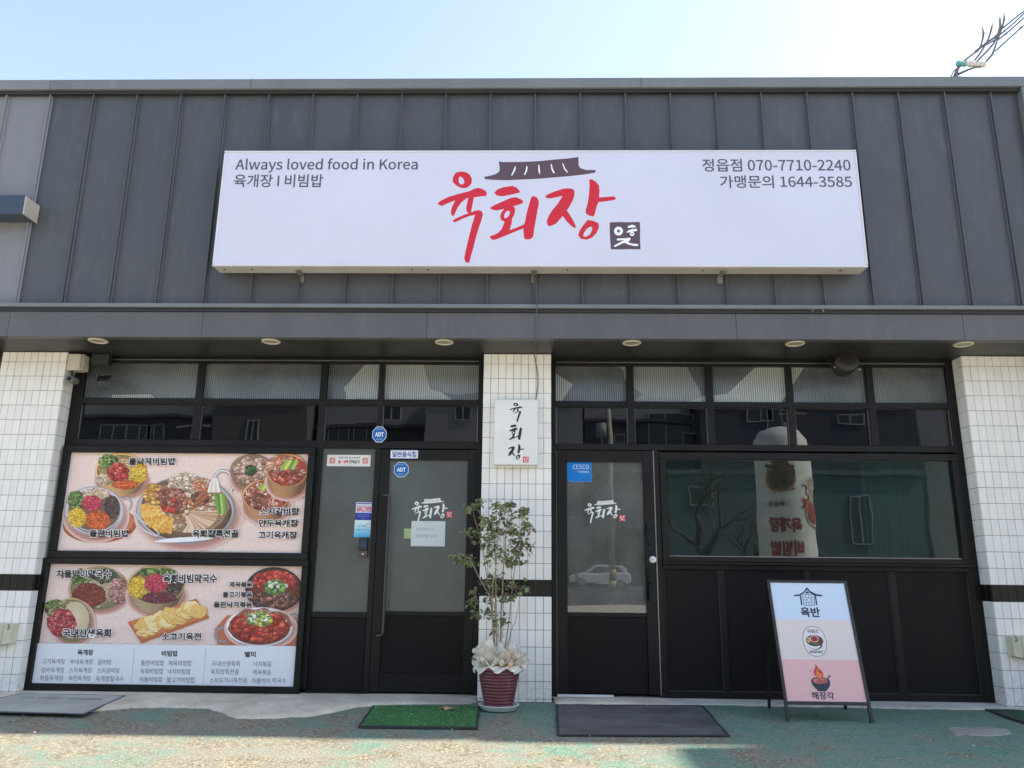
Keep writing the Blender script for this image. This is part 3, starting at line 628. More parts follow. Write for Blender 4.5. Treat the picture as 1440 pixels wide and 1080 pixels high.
# ================================================================== MENU PANELS
def frame4(P, x0, x1, z0, z1, w_, y0, y1, name='frame_bar', mat=None):
    mat = mat or BLK
    bx(name, x0, x1, y0, y1, z1 - w_, z1, mat, P, .003); bx(name, x0, x1, y0, y1, z0, z0 + w_, mat, P, .003)
    bx(name, x0, x0 + w_, y0 + .002, y1, z0 + w_ + .0005, z1 - w_ - .0005, mat, P, .003); bx(name, x1 - w_, x1, y0 + .002, y1, z0 + w_ + .0005, z1 - w_ - .0005, mat, P, .003)
def bowl(p, cx, cy, rx, ry, rim, inner, body=None, depth=0, rimw=10):
    p.nl(); 
    for k_ in range(5): p.ell(cx + rx * .05, cy + ry * .08 + depth * .8, rx * (1.10 - k_ * .035), ry * (1.09 - k_ * .035), tuple(a + (b - a) * (k_ + 1) / 5 for a, b in zip((240, 216, 206), (186, 132, 120))), 36)
    if body:
        p.nl(); n_ = 24; prev = None
        for i in range(n_):
            t0, t1 = math.pi * i / n_, math.pi * (i + 1) / n_; k = .62 + .5 * math.sin(min(1, (i + .5) / n_ * 1.4) * math.pi) * .8
            c = lin(tuple(min(255, q * k) for q in body)); d = p._d()
            q = [(cx - rx * math.cos(t0), cy + ry * math.sin(t0)), (cx - rx * .84 * math.cos(t0), cy + depth + ry * .8 * math.sin(t0)), (cx - rx * .84 * math.cos(t1), cy + depth + ry * .8 * math.sin(t1)), (cx - rx * math.cos(t1), cy + ry * math.sin(t1))]
            p.mb.face([p.fn(*a, d) for a in q], 0, c)
    p.nl(); p.ell(cx, cy, rx, ry, rim, 36); p.nl(); p.ell(cx - rx * .02, cy - ry * .02, rx - rimw * .45, ry - rimw * .45, tuple(min(255, q * 1.2 + 15) for q in rim), 36)
    p.nl(); p.ell(cx, cy + rimw * .2, rx - rimw, ry - rimw * .9, inner, 36, 0, tuple(q * .6 for q in inner)); p.nl()
    for _ in range(int(rx * 1.3)):
        r = math.sqrt(random.random()) * .93; t = random.random() * 6.283; x, y = cx + (rx - rimw) * r * math.cos(t), cy + rimw * .2 + (ry - rimw) * r * math.sin(t); a = random.random() * 6.28; k = random.uniform(.7, 1.3); l = random.uniform(5, 12)
        p.stroke([(x, y), (x + l * math.cos(a), y + l * math.sin(a) * .7), (x + l * 1.6 * math.cos(a + .7), y + l * 1.6 * math.sin(a + .7) * .7)], 3.5, tuple(min(255, q * k) for q in inner))
    p.nl()
def halo_text(p, body, a, b, c, d, bold=.035): p.text(body, a, b, c, d, (34, 28, 32), bold, (250, 246, 244), .055)
def sheet(p, quad, col, grain):
    d = p._d(); p.mb.face([p.fn(*quad[3], d), p.fn(*quad[2], d), p.fn(*quad[1], d), p.fn(*quad[0], d)], 0, lin(col)); p.nl()
    for _ in range(grain):
        v = random.random(); u = random.random(); l = random.uniform(.05, .35); u2 = min(1, u + l); h = random.uniform(.002, .007)
        def Q(u, v):
            a = (quad[0][0] + (quad[1][0] - quad[0][0]) * u, quad[0][1] + (quad[1][1] - quad[0][1]) * u); b = (quad[3][0] + (quad[2][0] - quad[3][0]) * u, quad[3][1] + (quad[2][1] - quad[3][1]) * u)
            return (a[0] + (b[0] - a[0]) * v, a[1] + (b[1] - a[1]) * v)
        k = random.uniform(.95, 1.035); c = tuple(min(255, q * k) for q in col); v = min(v, .985)
        p.poly([Q(u, v), Q(u2, v + .002), Q(u2, v + .002 + h), Q(u, v + h)], c)
    p.nl(); return p
GRN = [(96, 128, 62), (128, 156, 84), (70, 98, 48), (150, 170, 104)]; YEL = [(238, 196, 60), (246, 214, 92), (222, 172, 48)]; ORG = [(226, 104, 48), (238, 130, 66), (208, 84, 40)]
REDM = [(186, 58, 52), (206, 78, 66), (150, 40, 40), (222, 104, 84)]; PNK = [(206, 62, 88), (222, 92, 112), (180, 44, 70)]; BEI = [(222, 198, 168), (236, 216, 190), (196, 166, 138)]; DRK = [(84, 68, 62), (110, 92, 84), (62, 52, 48)]
MEAT = [(150, 92, 78), (176, 112, 92), (120, 72, 62), (196, 138, 118)]
YP = .150
M1 = thing('menu_panel', 'upper menu panel with pictures of stone bowls and a large steel hotpot', 'menu board', (-3.3, .16, 1.21), 'menu panels left of the entrance')
frame4(M1, -4.575, -2.085, 1.214, 2.288, .064, .105, .20)
M1x = lambda u, v, d: tuple(at(40 + u / 3.6, 620 + v / 3.6, YP) + Vector((0, -d, 0)))
bx('print_board', -4.515, -2.145, .152, .19, 1.276, 2.226, WHT, M1, 0)
bx('pull_tab', -3.46, -3.30, .088, .104, 1.225, 1.240, BLK, M1, .002)
p = Print(M1x); sheet(p, [(228, 52), (1425, 66), (1378, 562), (155, 552)], (240, 216, 206), 170)
p.ell(362, 425, 188, 92, (176, 92, 62), 36, -.05); p.nl(); p.ell(355, 415, 178, 82, (206, 124, 86), 36, -.05)
bowl(p, 470, 152, 134, 92, (200, 160, 104), (214, 180, 130), (206, 164, 108), 55)
p.chunks(405, 105, 48, 34, GRN, 70, 9).strands(560, 165, 40, 48, YEL, 150, 22, 3.5).strands(490, 222, 62, 22, ORG, 120, 20, 3.5).strands(378, 195, 32, 26, BEI, 60, 22, 3.5).nl(); p.chunks(455, 158, 52, 44, REDM, 85, 10)
p.nl(); arc = [(498 + 25 * math.cos(a), 320 + 32 * math.sin(a)) for a in [-2.2 + k * .3 for k in range(15)]]; p.stroke(arc, 11, (112, 108, 114)).nl(); p.stroke(arc, 5, (210, 208, 212))
bowl(p, 335, 355, 155, 126, (176, 164, 170), (120, 100, 96), (150, 138, 142), 18, 20); p.ell(335, 352, 138, 110, (196, 186, 190)); p.nl(); p.ell(335, 352, 130, 103, (120, 92, 80)); p.nl()
p.chunks(245, 300, 42, 46, GRN, 80, 9).strands(345, 268, 62, 24, BEI, 130, 26, 4).strands(425, 335, 36, 52, DRK, 130, 24, 4).strands(248, 388, 44, 46, YEL, 170, 22, 4).strands(352, 402, 58, 44, ORG, 190, 20, 4).nl(); p.strands(322, 316, 46, 36, PNK, 170, 18, 4.5)
p.nl(); arc = [(988 + 50 * math.cos(a), 214 + 62 * math.sin(a)) for a in [math.pi * 1.02 + k * .22 for k in range(20)]]; p.stroke(arc, 17, (120, 116, 120)).nl(); p.stroke(arc, 12, (196, 192, 194)).nl(); p.stroke([(x - 2, y - 2) for x, y in arc], 4, (246, 244, 246))
bowl(p, 800, 352, 254, 172, (146, 142, 144), (160, 120, 86), (178, 174, 176), 12, 22); p.ell(795, 335, 222, 146, (112, 88, 70), 36, .05); p.nl(); p.chunks(795, 335, 196, 124, BEI + [(214, 150, 96), (196, 128, 84)], 260, 13); p.nl()
p.ell(790, 500, 150, 12, (244, 244, 246), 24, -.06); p.nl()
p.stroke([(545, 365), (560, 395), (600, 420), (640, 440), (665, 470), (650, 482), (600, 460), (560, 430), (540, 395)], 8, (212, 210, 212)); p.nl()
p.chunks(795, 208, 80, 40, BEI, 90, 11).strands(880, 225, 50, 34, ORG + BEI, 110, 22, 4).chunks(640, 270, 50, 50, [(232, 178, 96), (222, 160, 84)], 40, 14).nl()
for i in range(7): a = 1.75 + i * .24; p.stroke([(735 + 60 * math.cos(a), 350 + 40 * math.sin(a)), (735 + 165 * math.cos(a), 345 + 125 * math.sin(a))], [34, 40], [(234, 178, 84), (222, 160, 66), (244, 196, 104)][i % 3])
for _ in range(160): a = 1.6 + random.random() * 1.7; r = random.uniform(.35, 1); p.ell(735 + 165 * r * math.cos(a), 348 + 122 * r * math.sin(a), random.uniform(2, 7), random.uniform(1.5, 4), random.choice([(214, 148, 60), (250, 214, 130), (196, 126, 50), (238, 186, 92)]), 7, random.random() * 3)
p.nl(); p.chunks(720, 280, 70, 34, MEAT, 46, 17).chunks(740, 330, 66, 32, REDM[:2] + MEAT, 50, 15).nl()
for i in range(22): a = -.15 + i * .085; r0 = 20; p.stroke([(800 + r0 * math.cos(a), 360 + r0 * math.sin(a)), (815 + 70 * math.cos(a), 370 + 60 * math.sin(a)), (812 + 150 * math.cos(a + .1), 362 + 102 * math.sin(a + .1))], [5, 8, 12], random.choice([(214, 180, 148), (190, 150, 118), (232, 206, 178)]))
p.nl(); p.chunks(870, 290, 38, 32, DRK + MEAT, 34, 15); p.nl()
for i in range(4): p.stroke([(838 + i * 6, 335 - i * 14), (915 - i * 3, 283 - i * 12)], 13, [(150, 84, 62), (176, 110, 84)][i % 2])
p.nl()
for i in range(5): p.stroke([(915 + i * 13, 262), (925 + i * 9, 220), (940 + i * 3, 188)], [15, 12, 6], [(244, 238, 230), (222, 208, 196)][i % 2])
p.nl()
for i in range(4): p.stroke([(946 + i * 15, 268), (966 + i * 10, 370)], 13, [(122, 168, 74), (92, 142, 58), (176, 204, 120)][i % 3])
bowl(p, 1135, 152, 112, 84, (120, 92, 72), (196, 164, 140), (150, 118, 90), 40); p.chunks(1135, 148, 88, 62, [(206, 168, 148), (178, 134, 114), (222, 190, 170)], 120, 13).nl(); p.chunks(1128, 150, 28, 26, [(70, 100, 60), (50, 76, 46)], 16, 12)
bowl(p, 1205, 280, 122, 84, (178, 126, 84), (196, 72, 52), (188, 140, 96), 62); p.strands(1205, 272, 102, 62, REDM + BEI, 260, 26, 4.5).chunks(1160, 300, 50, 34, MEAT, 30, 12).nl()
for i in range(3): p.stroke([(1170 + i * 16, 250), (1205 + i * 14, 210)], 14, [(150, 186, 70), (200, 214, 110), (110, 152, 58)][i])
bowl(p, 1312, 150, 108, 86, (176, 126, 84), (206, 84, 60), (182, 134, 92), 70); p.strands(1312, 145, 92, 66, REDM + BEI, 260, 26, 4.5).chunks(1330, 178, 60, 32, MEAT + REDM, 36, 12).chunks(1245, 122, 34, 34, [(232, 176, 146), (222, 150, 120)], 14, 18).nl()
for i in range(4): p.stroke([(1282 + i * 19, 146), (1318 + i * 15, 98)], 15, [(150, 186, 70), (214, 214, 110), (104, 148, 56), (170, 196, 90)][i])
p.build('food_picture', PHOTO, M1)
p = Print(M1x); p.layer(.0225)
for a in (('불낙지비빔밥', 515, 86, 750, 125), ('돌판비빔밥', 315, 450, 515, 488), ('육회장특전골', 835, 450, 1068, 490), ('스지갈비탕', 1175, 338, 1375, 378), ('만두육개장', 1170, 398, 1370, 436), ('고기육개장', 1168, 458, 1363, 497)): p.layer(.0225); halo_text(p, *a)
p.build('lettering', PRINT, M1)

M2 = thing('menu_panel', 'lower menu panel with noodle bowls and pancakes', 'menu board', (-3.3, .16, .03), 'menu panels left of the entrance')
M2['label'] = 'lower menu panel with noodle bowls and pancakes above a white list of dish names'
frame4(M2, -4.612, -2.072, .031, 1.2125, .058, .100, .20)
M2x = lambda u, v, d: tuple(at(40 + u / 3.6, 790 + v / 3.6, YP) + Vector((0, -d, 0)))
bx('print_board', -4.56, -2.128, .152, .19, .05, 1.155, WHT, M2, 0)
p = Print(M2x); sheet(p, [(118, 8), (1396, 22), (1362, 428), (48, 410)], (240, 216, 206), 150)
bowl(p, 355, 135, 152, 112, (150, 128, 84), (190, 176, 140), None, 8); p.chunks(262, 78, 46, 40, GRN, 60, 11).chunks(385, 70, 60, 34, [(92, 108, 86), (70, 84, 70), (128, 140, 112)], 60, 11).chunks(455, 145, 44, 62, [(190, 140, 128), (166, 112, 100), (208, 160, 148)], 80, 13).nl(); p.strands(308, 168, 80, 56, [(140, 58, 42), (166, 80, 60), (112, 42, 32)], 330, 26, 5)
bowl(p, 645, 118, 146, 100, (170, 146, 104), (170, 140, 100), (176, 154, 116), 62); p.chunks(650, 52, 90, 22, GRN, 60, 10).strands(556, 130, 46, 52, YEL, 220, 22, 5).chunks(735, 112, 42, 44, DRK, 60, 11).strands(668, 182, 80, 26, [(120, 52, 66), (146, 70, 84), (96, 40, 52)], 170, 22, 5).nl(); p.strands(646, 108, 54, 44, PNK, 220, 18, 5)
bowl(p, 222, 296, 106, 114, (160, 136, 96), (206, 184, 148), None, 6, 7); p.ell(240, 285, 70, 84, (226, 208, 178), 24, 0, (206, 184, 148)); p.nl(); p.chunks(138, 235, 52, 40, GRN + [(166, 150, 110)], 80, 11).nl(); p.chunks(172, 308, 70, 66, [(196, 60, 72), (214, 96, 102), (168, 40, 56), (226, 130, 130)], 190, 9)
p.nl(); p.poly([(505, 305), (850, 186), (917, 284), (575, 412)], (190, 106, 66)); p.nl(); p.poly([(515, 303), (845, 192), (902, 274), (578, 396)], (208, 128, 84)); p.nl()
for i in range(34):
    u = 568 + i * 8.8 + random.uniform(-8, 8); v = 342 - i * 3.5 + random.uniform(-26, 22); z = random.uniform(26, 44); o_ = random.random() * 6.28; m_ = random.choice((3, 4, 4, 5))
    P_ = []
    for q in range(m_):
        for e_ in (-.28, .28): P_.append((u + z * 1.1 * math.cos(o_ + q * 6.283 / m_ + e_) * random.uniform(.85, 1.1), v + z * .85 * math.sin(o_ + q * 6.283 / m_ + e_) * random.uniform(.85, 1.1)))
    p.poly([(a + 2, b + 4) for a, b in P_], (188, 132, 62)); p.poly(P_, random.choice([(244, 212, 142), (236, 194, 112), (250, 224, 164)]))
    for _ in range(7): p.ell(u + random.gauss(0, z * .35), v + random.gauss(0, z * .28), random.uniform(2, 7), random.uniform(1.5, 4), random.choice([(226, 168, 84), (210, 146, 66), (252, 234, 184)]), 7, random.random() * 3)
bowl(p, 1245, 140, 146, 112, (34, 32, 34), (140, 70, 54), (28, 26, 28), 8, 12); p.chunks(1250, 95, 108, 48, REDM, 110, 13).chunks(1245, 190, 104, 44, MEAT + DRK, 110, 12).nl(); p.chunks(1252, 128, 52, 36, [(236, 236, 216), (96, 140, 70), (140, 176, 92), (70, 110, 56)], 34, 14)
p.nl(); p.poly([(946, 340), (1010, 270), (1362, 280), (1352, 424), (960, 418)], (196, 112, 78)); p.nl(); p.stroke([(990 + 40 * math.cos(a), 368 + 36 * math.sin(a)) for a in [1.2 + k * .26 for k in range(16)]], 14, (150, 146, 150)).stroke([(1330, 262), (1365, 268), (1372, 290), (1350, 305)], 12, (150, 146, 150))
bowl(p, 1172, 330, 170, 100, (208, 198, 202), (170, 80, 60), None, 0, 14); p.strands(1172, 318, 148, 78, BEI + REDM, 160, 24, 4).chunks(1172, 328, 138, 70, REDM + [(206, 66, 48), (226, 96, 66)], 150, 14).nl(); p.chunks(1172, 288, 62, 34, [(240, 240, 224), (96, 140, 70), (150, 184, 96), (226, 206, 90)], 40, 14)
p.build('food_picture', PHOTO, M2)
p = Print(M2x); p.layer(.0212); q4 = [(46, 411), (1362, 426), (1342, 646), (22, 632)]
p.mb.face([p.fn(*q4[i], .0212) for i in (3, 2, 1, 0)], 0, lin((232, 236, 238))); p.layer(.0217)
for a, b in (((543, 440), (527, 612)), ((902, 440), (890, 618))): p.stroke([a, b], 2.2, (170, 172, 174))
p.build('dish_list', PRINT, M2)
p = Print(M2x)
for a in (('차돌박이막국수', 148, 40, 425, 82), ('육회비빔막국수', 688, 62, 960, 108), ('국내산생육회', 180, 338, 425, 382), ('소고기육전', 680, 358, 880, 398), ('제육볶음', 1020, 100, 1138, 130), ('불고기볶음', 988, 150, 1138, 182), ('돌판낙지볶음', 942, 200, 1138, 232)): p.layer(.0225); halo_text(p, *a)
for a in (('육개장', 255, 443, 335, 472), ('비빔밥', 680, 448, 762, 478), ('별미', 1100, 453, 1155, 482)): p.layer(.0230); p.text(*a, (52, 48, 50), .03)
for a in (('고기육개장', 78, 490, 192, 516), ('부대육개장', 218, 492, 334, 518), ('갈비탕', 358, 493, 426, 520), ('갈비육개장', 72, 533, 188, 560), ('스지육개장', 212, 534, 328, 561), ('스지갈비탕', 354, 536, 468, 562), ('차돌육개장', 66, 573, 184, 600), ('육전육개장', 210, 574, 322, 600), ('육개장칼국수', 348, 576, 488, 604),
          ('돌판비빔밥', 576, 497, 692, 524), ('제육비빔밥', 714, 498, 832, 526), ('육회비빔밥', 572, 538, 688, 566), ('낙지비빔밥', 710, 540, 826, 568), ('차돌비빔밥', 568, 580, 684, 607), ('불고기비빔밥', 706, 582, 848, 610),
          ('국내산생육회', 932, 500, 1074, 528), ('낙지볶음', 1144, 502, 1234, 530), ('육회장특전골', 928, 541, 1070, 569), ('제육볶음', 1140, 544, 1232, 571), ('스지도가니특전골', 922, 585, 1112, 612), ('차돌박이 막국수', 1134, 587, 1308, 614)): p.layer(.0230); p.text(*a, (112, 114, 116), 0)
p.build('lettering', PRINT, M2)

# ================================================================== PILLAR SIGN
PS = thing('pillar_sign', 'small white sign box with black vertical brush lettering high on the middle pillar', 'sign', (-.12, -.05, 2.1))
mb = MB(); mb.box(-.330, .088, -.095, -.001, 2.105, 2.733); mb.build('sign_box', WHT, PS, bevel=.004)
def map_char(ch, tgt, box):
    xs_ = [q[0] for l in ch for k in l for q in k]; ys_ = [q[1] for l in ch for k in l for q in k]; x0, x1, y0, y1 = min(xs_), max(xs_), min(ys_), max(ys_)
    f = lambda q: (box[0] + (q[0] - x0) / (x1 - x0) * (box[2] - box[0]), box[1] + (q[1] - y0) / (y1 - y0) * (box[3] - box[1]))
    for l in ch: tgt.poly([[f(q) for q in k] for k in l], (34, 33, 35)); tgt.nl()
for ch, bb in ((YUK, (340, 155, 512, 410)), (HOE, (333, 440, 508, 645)), (JANG, (322, 700, 540, 903))):
    p = Print(lambda u, v, d: tuple(at(680 + u / 9.39, 550 + v / 9.39, -.095) + Vector((0, -.0006 - d, 0)))); map_char(ch, p, bb); p.build('brush_letter', PRINT, PS)
def seal(fn, u0, v0, u1, v1, parent):
    p = Print(fn); f = lambda q: (u0 + (q[0] - 857.5) / 43 * (u1 - u0), v0 + (q[1] - 312) / 39 * (v1 - v0)); draw_seal(p, f, (205, 40, 58), (240, 225, 225)); p.build('seal_emblem', PRINT, parent)
seal(lambda u, v, d: tuple(at(680 + u / 9.39, 550 + v / 9.39, -.095) + Vector((0, -.0006 - d, 0))), 518, 866, 596, 943, PS)
# door logos, each a vinyl decal on its glass
def logo(px0, py0, px1, py1, Y, label, sealbox):
    a = at(px0, py0, Y); c = at(px1, py1, Y); T_ = thing('logo_decal', label, 'decal', ((a.x + c.x) / 2, Y, c.z), 'white logo decals on the two doors')
    fn = lambda u, v, d: tuple(at(px0 + (u - 615) / 251 * (px1 - px0), py0 + (v - 220.5) / 149.5 * (py1 - py0), Y) + Vector((0, -.0004 - d, 0)))
    for ch in (YUK, HOE, JANG):
        p = Print(fn)
        for l in ch: p.poly(l, (232, 234, 232)); p.nl()
        p.build('brush_letter', PRINTG, T_)
    p = Print(fn); p.poly(ROOF, (222, 224, 222)); p.nl()
    for q in TMARK: p.poly(q, (120, 126, 124))
    p.build('roof_emblem', PRINTG, T_)
    seal(lambda u, v, d: tuple(at(u, v, Y) + Vector((0, -.0004 - d, 0))), *sealbox, T_)
logo(579, 700, 630, 737, .205, 'white brush logo decal on the frosted left door above the taped note', (627.5, 719, 636, 728))
logo(822, 703, 873, 736, .205, 'white brush logo decal on the glass of the right door below the blue sticker', (870.5, 724, 879.5, 733))

# ================================================================== STICKERS AND NOTES
def sticker(name, label, px0, py0, px1, py1, Y, draw, cat='sticker', corner=None, thick=.0012, shape=None, group=None):
    """draw(p) works in 0..100 coordinates, v down"""
    a = at(px0, py1, Y); c = at(px1, py0, Y); T_ = thing(name, label, cat, ((a.x + c.x) / 2, Y, a.z), group)
    X = lambda u: a.x + (c.x - a.x) * u / 100; Z = lambda v: c.z + (a.z - c.z) * v / 100
    mb = MB(); pts = shape or [(0, 0), (100, 0), (100, 100), (0, 100)]
    mb.ring([[(X(u), Y, Z(v)) for u, v in pts], [(X(u), Y - thick, Z(v)) for u, v in pts]]); mb.build('backing', WHT, T_)
    p = Print(lambda u, v, d: (X(u), Y - thick - .0002 - d, Z(v))); draw(p, pts); p.build('printing', PRINTG, T_); return T_
OCT = [(50 + 50 * math.cos(math.pi / 8 + k * math.pi / 4) / math.cos(math.pi / 8), 50 + 50 * math.sin(math.pi / 8 + k * math.pi / 4) / math.cos(math.pi / 8)) for k in range(8)]
def d_adt(p, pts):
    p.poly([(50 + (u - 50) * .99, 50 + (v - 50) * .99) for u, v in pts][::-1], (228, 236, 244)); p.nl(); p.poly([(50 + (u - 50) * .93, 50 + (v - 50) * .93) for u, v in pts][::-1], (22, 102, 178)); p.nl()
    p.text('ADT', 20, 36, 80, 64, (240, 245, 250), .03); p.text('SECURITY', 28, 12, 72, 20, (200, 220, 240)); p.text('보안시스템', 30, 76, 70, 86, (200, 220, 240))
sticker('security_sticker', 'blue octagonal security sticker on the black mullion above the frosted sidelight', 523, 600, 544, 622, .165, d_adt, shape=OCT)
sticker('security_sticker', 'blue octagonal security sticker on the frosted door glass below the restaurant plate', 553.5, 650, 575, 671, .203, d_adt, shape=OCT)
def d_rest(p, pts): p.rect(0, 0, 100, 100, (226, 230, 238)); p.nl(); p.rect(0, 0, 100, 7, (120, 140, 190)); p.rect(0, 93, 100, 100, (120, 140, 190)); p.text('일반음식점', 6, 16, 94, 84, (34, 66, 140), .03)
sticker('restaurant_plate', 'small white plate with blue Korean lettering on the top rail of the left door', 549, 633, 588, 645, .172, d_rest, 'plate', thick=.003)
def d_19(p, pts):
    p.rect(0, 0, 100, 100, (226, 222, 220)); p.nl(); p.text('19세 미만 청소년에게', 26, 14, 75, 36, (40, 38, 40), .01); p.text('술·담배', 26, 44, 49, 76, (206, 40, 46), .04); p.text('판매금지', 51, 44, 75, 76, (40, 38, 40), .03); p.text('청소년보호법', 40, 84, 60, 92, (110, 110, 110))
    for c in (12, 88):
        p.rect(c - 7, 22, c + 7, 78, (226, 170, 166)); p.nl(); p.ell(c, 50, 6, 24, (196, 52, 52), 18); p.nl(); p.ell(c, 50, 4.4, 18, (236, 222, 218), 18); p.nl(); p.stroke([(c - 3, 36), (c + 3, 64)], 2, (90, 60, 60)); p.stroke([(c - 4, 62), (c + 4, 38)], 1.6, (196, 52, 52))
sticker('age_limit_notice', 'white notice strip with red warning print at the top of the frosted sidelight', 459.5, 640, 521.5, 655.5, .203, d_19, 'notice')
def d_smoke(p, pts):
    p.rect(0, 0, 100, 100, (206, 206, 226)); p.nl(); p.rect(6, 4, 96, 9, (52, 60, 150)); p.rect(0, 60, 100, 100, (34, 58, 158)); p.nl(); p.text('금', 6, 24, 34, 52, (206, 48, 70), .04); p.text('연', 68, 24, 96, 52, (206, 48, 70), .04)
    p.ell(51, 38, 17, 17, (206, 48, 70), 20); p.nl(); p.ell(51, 38, 12, 12, (232, 228, 236), 20); p.nl(); p.stroke([(40, 48), (62, 28)], 4, (206, 48, 70)); p.text('이 건물은 금연구역입니다', 14, 68, 88, 74, (170, 180, 220)); p.text('흡연시 과태료 부과', 14, 78, 88, 84, (170, 180, 220)); p.text('보건소', 40, 88, 62, 94, (170, 180, 220))
sticker('no_smoking_sticker', 'no smoking sticker with red lettering over a blue band on the frosted sidelight', 499.5, 706.5, 523, 731, .203, d_smoke)
def d_blue(p, pts):
    n_ = 10
    for i in range(n_):
        t0, t1 = i / n_, (i + 1) / n_; f = lambda t: tuple(a + (b - a) * t ** 1.6 for a, b in zip((214, 232, 236), (60, 176, 222))); p.rect(1, t0 * 100, 99, t1 * 100, f(t0), f(t1))
    p.nl(); p.text('당기세요', 26, 28, 78, 40, (70, 90, 96), .01)
    p.text('자동문이 아닙니다', 14, 50, 90, 61, (70, 90, 96), .01); p.text('감사합니다', 34, 70, 66, 76, (120, 170, 190)); p.ell(80, 22, 4, 4, (220, 90, 90), 8)
RND = [(6, 0), (94, 0), (99, 6), (100, 90), (93, 100), (7, 100), (0, 92), (1, 6)]
sticker('door_notice', 'pale blue rounded notice below the no smoking sticker on the sidelight', 497.5, 731.5, 522, 755.5, .203, d_blue, 'notice', shape=RND)
def d_note(p, pts):
    p.rect(0, 0, 100, 100, (206, 214, 214)); p.nl(); rr = random.Random(4)
    p.text('화요일 휴무입니다', 14, 26, 66, 38, (110, 114, 118)); p.text('오늘 영업은 쉽니다', 14, 52, 78, 66, (104, 108, 112))
    p.stroke([(2, 4), (30, 2), (60, 5), (97, 3)], .8, (180, 190, 190)); p.stroke([(4, 96), (96, 94)], .8, (180, 190, 190))
N1 = sticker('paper_note', 'white handwritten paper note taped to the frosted left door', 577.5, 733, 626.5, 768, .2015, d_note, 'note', thick=.0008, shape=[(3, 0), (100, 2), (98, 100), (0, 97)])
sticker('sticky_note', 'small pale green sticky note beside the handwritten paper on the left door', 568, 743.5, 578.5, 757, .203, lambda p, pts: p.rect(1, 1, 99, 99, (164, 186, 128)), 'note')
def d_ces(p, pts): p.poly([(u * .995, v * .995) for u, v in pts], (0, 122, 206)); p.nl(); p.text('CESCO', 24, 14, 90, 36, (232, 244, 252), -.004); p.text('Members', 46, 42, 90, 56, (220, 236, 248), .005); p.stroke([(30, 44), (52, 47)], 3, (150, 90, 160))
sticker('pest_control_sticker', 'bright blue square sticker in the upper left corner of the right door glass', 797.5, 649.5, 831.5, 677.5, .203, d_ces, shape=[(0, 0), (100, 0), (100, 100), (10, 100), (0, 90)])
KP = thing('keypad', 'small black access keypad with brown base on the sidelight below the notices', 'keypad', (-1.56, .19, 1.25))
a = at(505, 783, .19); c = at(518, 756, .19)
bx('keypad_body', a.x, c.x, .150, .204, a.z + .06, c.z, CHAR, KP, .004); bx('keypad_base', a.x - .002, c.x + .002, .156, .204, a.z, a.z + .058, pm('brown plastic', (.08, .065, .05), .4), KP, .003)
bx('display', a.x + .012, c.x - .008, .147, .1498, a.z + .085, c.z - .03, pm('bluish display', (.06, .075, .13), .12), KP, .001)
mb = MB(); mb.lathe([(.008, 0), (.008, -.003), (0, -.003)], ((a.x + c.x) / 2, .156, a.z + .026), 10, 'Y'); mb.build('button', pm('pale button', (.7, .68, .6), .3), KP)

# ================================================================== UNDER THE CANOPY
DL = thing('downlight', '', 'ceiling light', (-4.085, -.39, 3.2155), 'recessed lights in the canopy')
mb = MB(); mb.lathe([(.088, 0), (.088, -.005), (.080, -.010), (.062, -.008), (.060, .001)], (-4.085, -.39, 3.2152), 28, cap=False); mb.build('trim_ring', LAMP, DL, smooth=True)
mb = MB(); mb.lathe([(.0601, -.003), (.03, -.006), (.0, -.007)], (-4.085, -.39, 3.2152), 24, cap=False); mb.build('lens', LENS, DL, smooth=True)
labs = ['recessed canopy light nearest the left end above the beige junction box', 'recessed canopy light above the second upper pane from the left', 'recessed canopy light just left of the middle pillar', 'recessed canopy light above the right door', 'recessed canopy light beside the dark speaker above the wide window', 'recessed canopy light in front of the right end pillar']
for i, x in enumerate((-4.085, -2.435, -.798, .956, 2.469, 4.012)):
    if i == 0: DL['label'] = labs[0]; continue
    r = DL.copy(); COL.objects.link(r); r.location.x = x; r['label'] = labs[i]
    for ch in DL.children: c_ = ch.copy(); COL.objects.link(c_); c_.parent = r
JB = thing('junction_box', 'beige junction box fixed to the left tiled pillar under the canopy', 'box', (-4.5, .06, 3.02))
bx('box_body', -4.598, -4.475, .00, .115, 3.03, 3.195, BEIGE, JB, .006); bx('box_lid', -4.4745, -4.44, .002, .113, 3.034, 3.191, BEIGE, JB, .004)
mb = MB()
for x in (-4.462, -4.452): mb.box(x, x + .003, -.0006, .0018, 3.04, 3.185)
mb.build('lid_groove', CHAR, JB); mb = MB(); mb.tube([(-4.56, .05, 3.03), (-4.56, .05, 2.99), (-4.55, .06, 2.965)], .014, 8); mb.build('cable_gland', CHAR, JB)
CM = thing('security_camera', 'small grey security camera hanging below the beige junction box', 'camera', (-4.52, .02, 2.93))
mb = MB(); mb.lathe([(.0, -.075), (.030, -.075), (.036, -.068), (.036, .03), (.030, .045), (0, .047)], (-4.515, .02, 2.925), 18, 'Y'); mb.build('housing', pm('grey camera shell', (.16, .155, .145), .45), CM, smooth=True)
mb = MB(); mb.lathe([(.0, -.0775), (.022, -.0775), (.022, -.0755)], (-4.515, .02, 2.925), 16, 'Y'); mb.build('lens', DARKGL, CM)
mb = MB(); mb.tube([(-4.602, .05, 2.945), (-4.57, .05, 2.94), (-4.545, .04, 2.93)], .014, 8); mb.build('bracket', CHAR, CM)
FL = thing('floodlight', 'small black floodlight hanging under the canopy over the left upper pane', 'light', (-4.3, .08, 3.0))
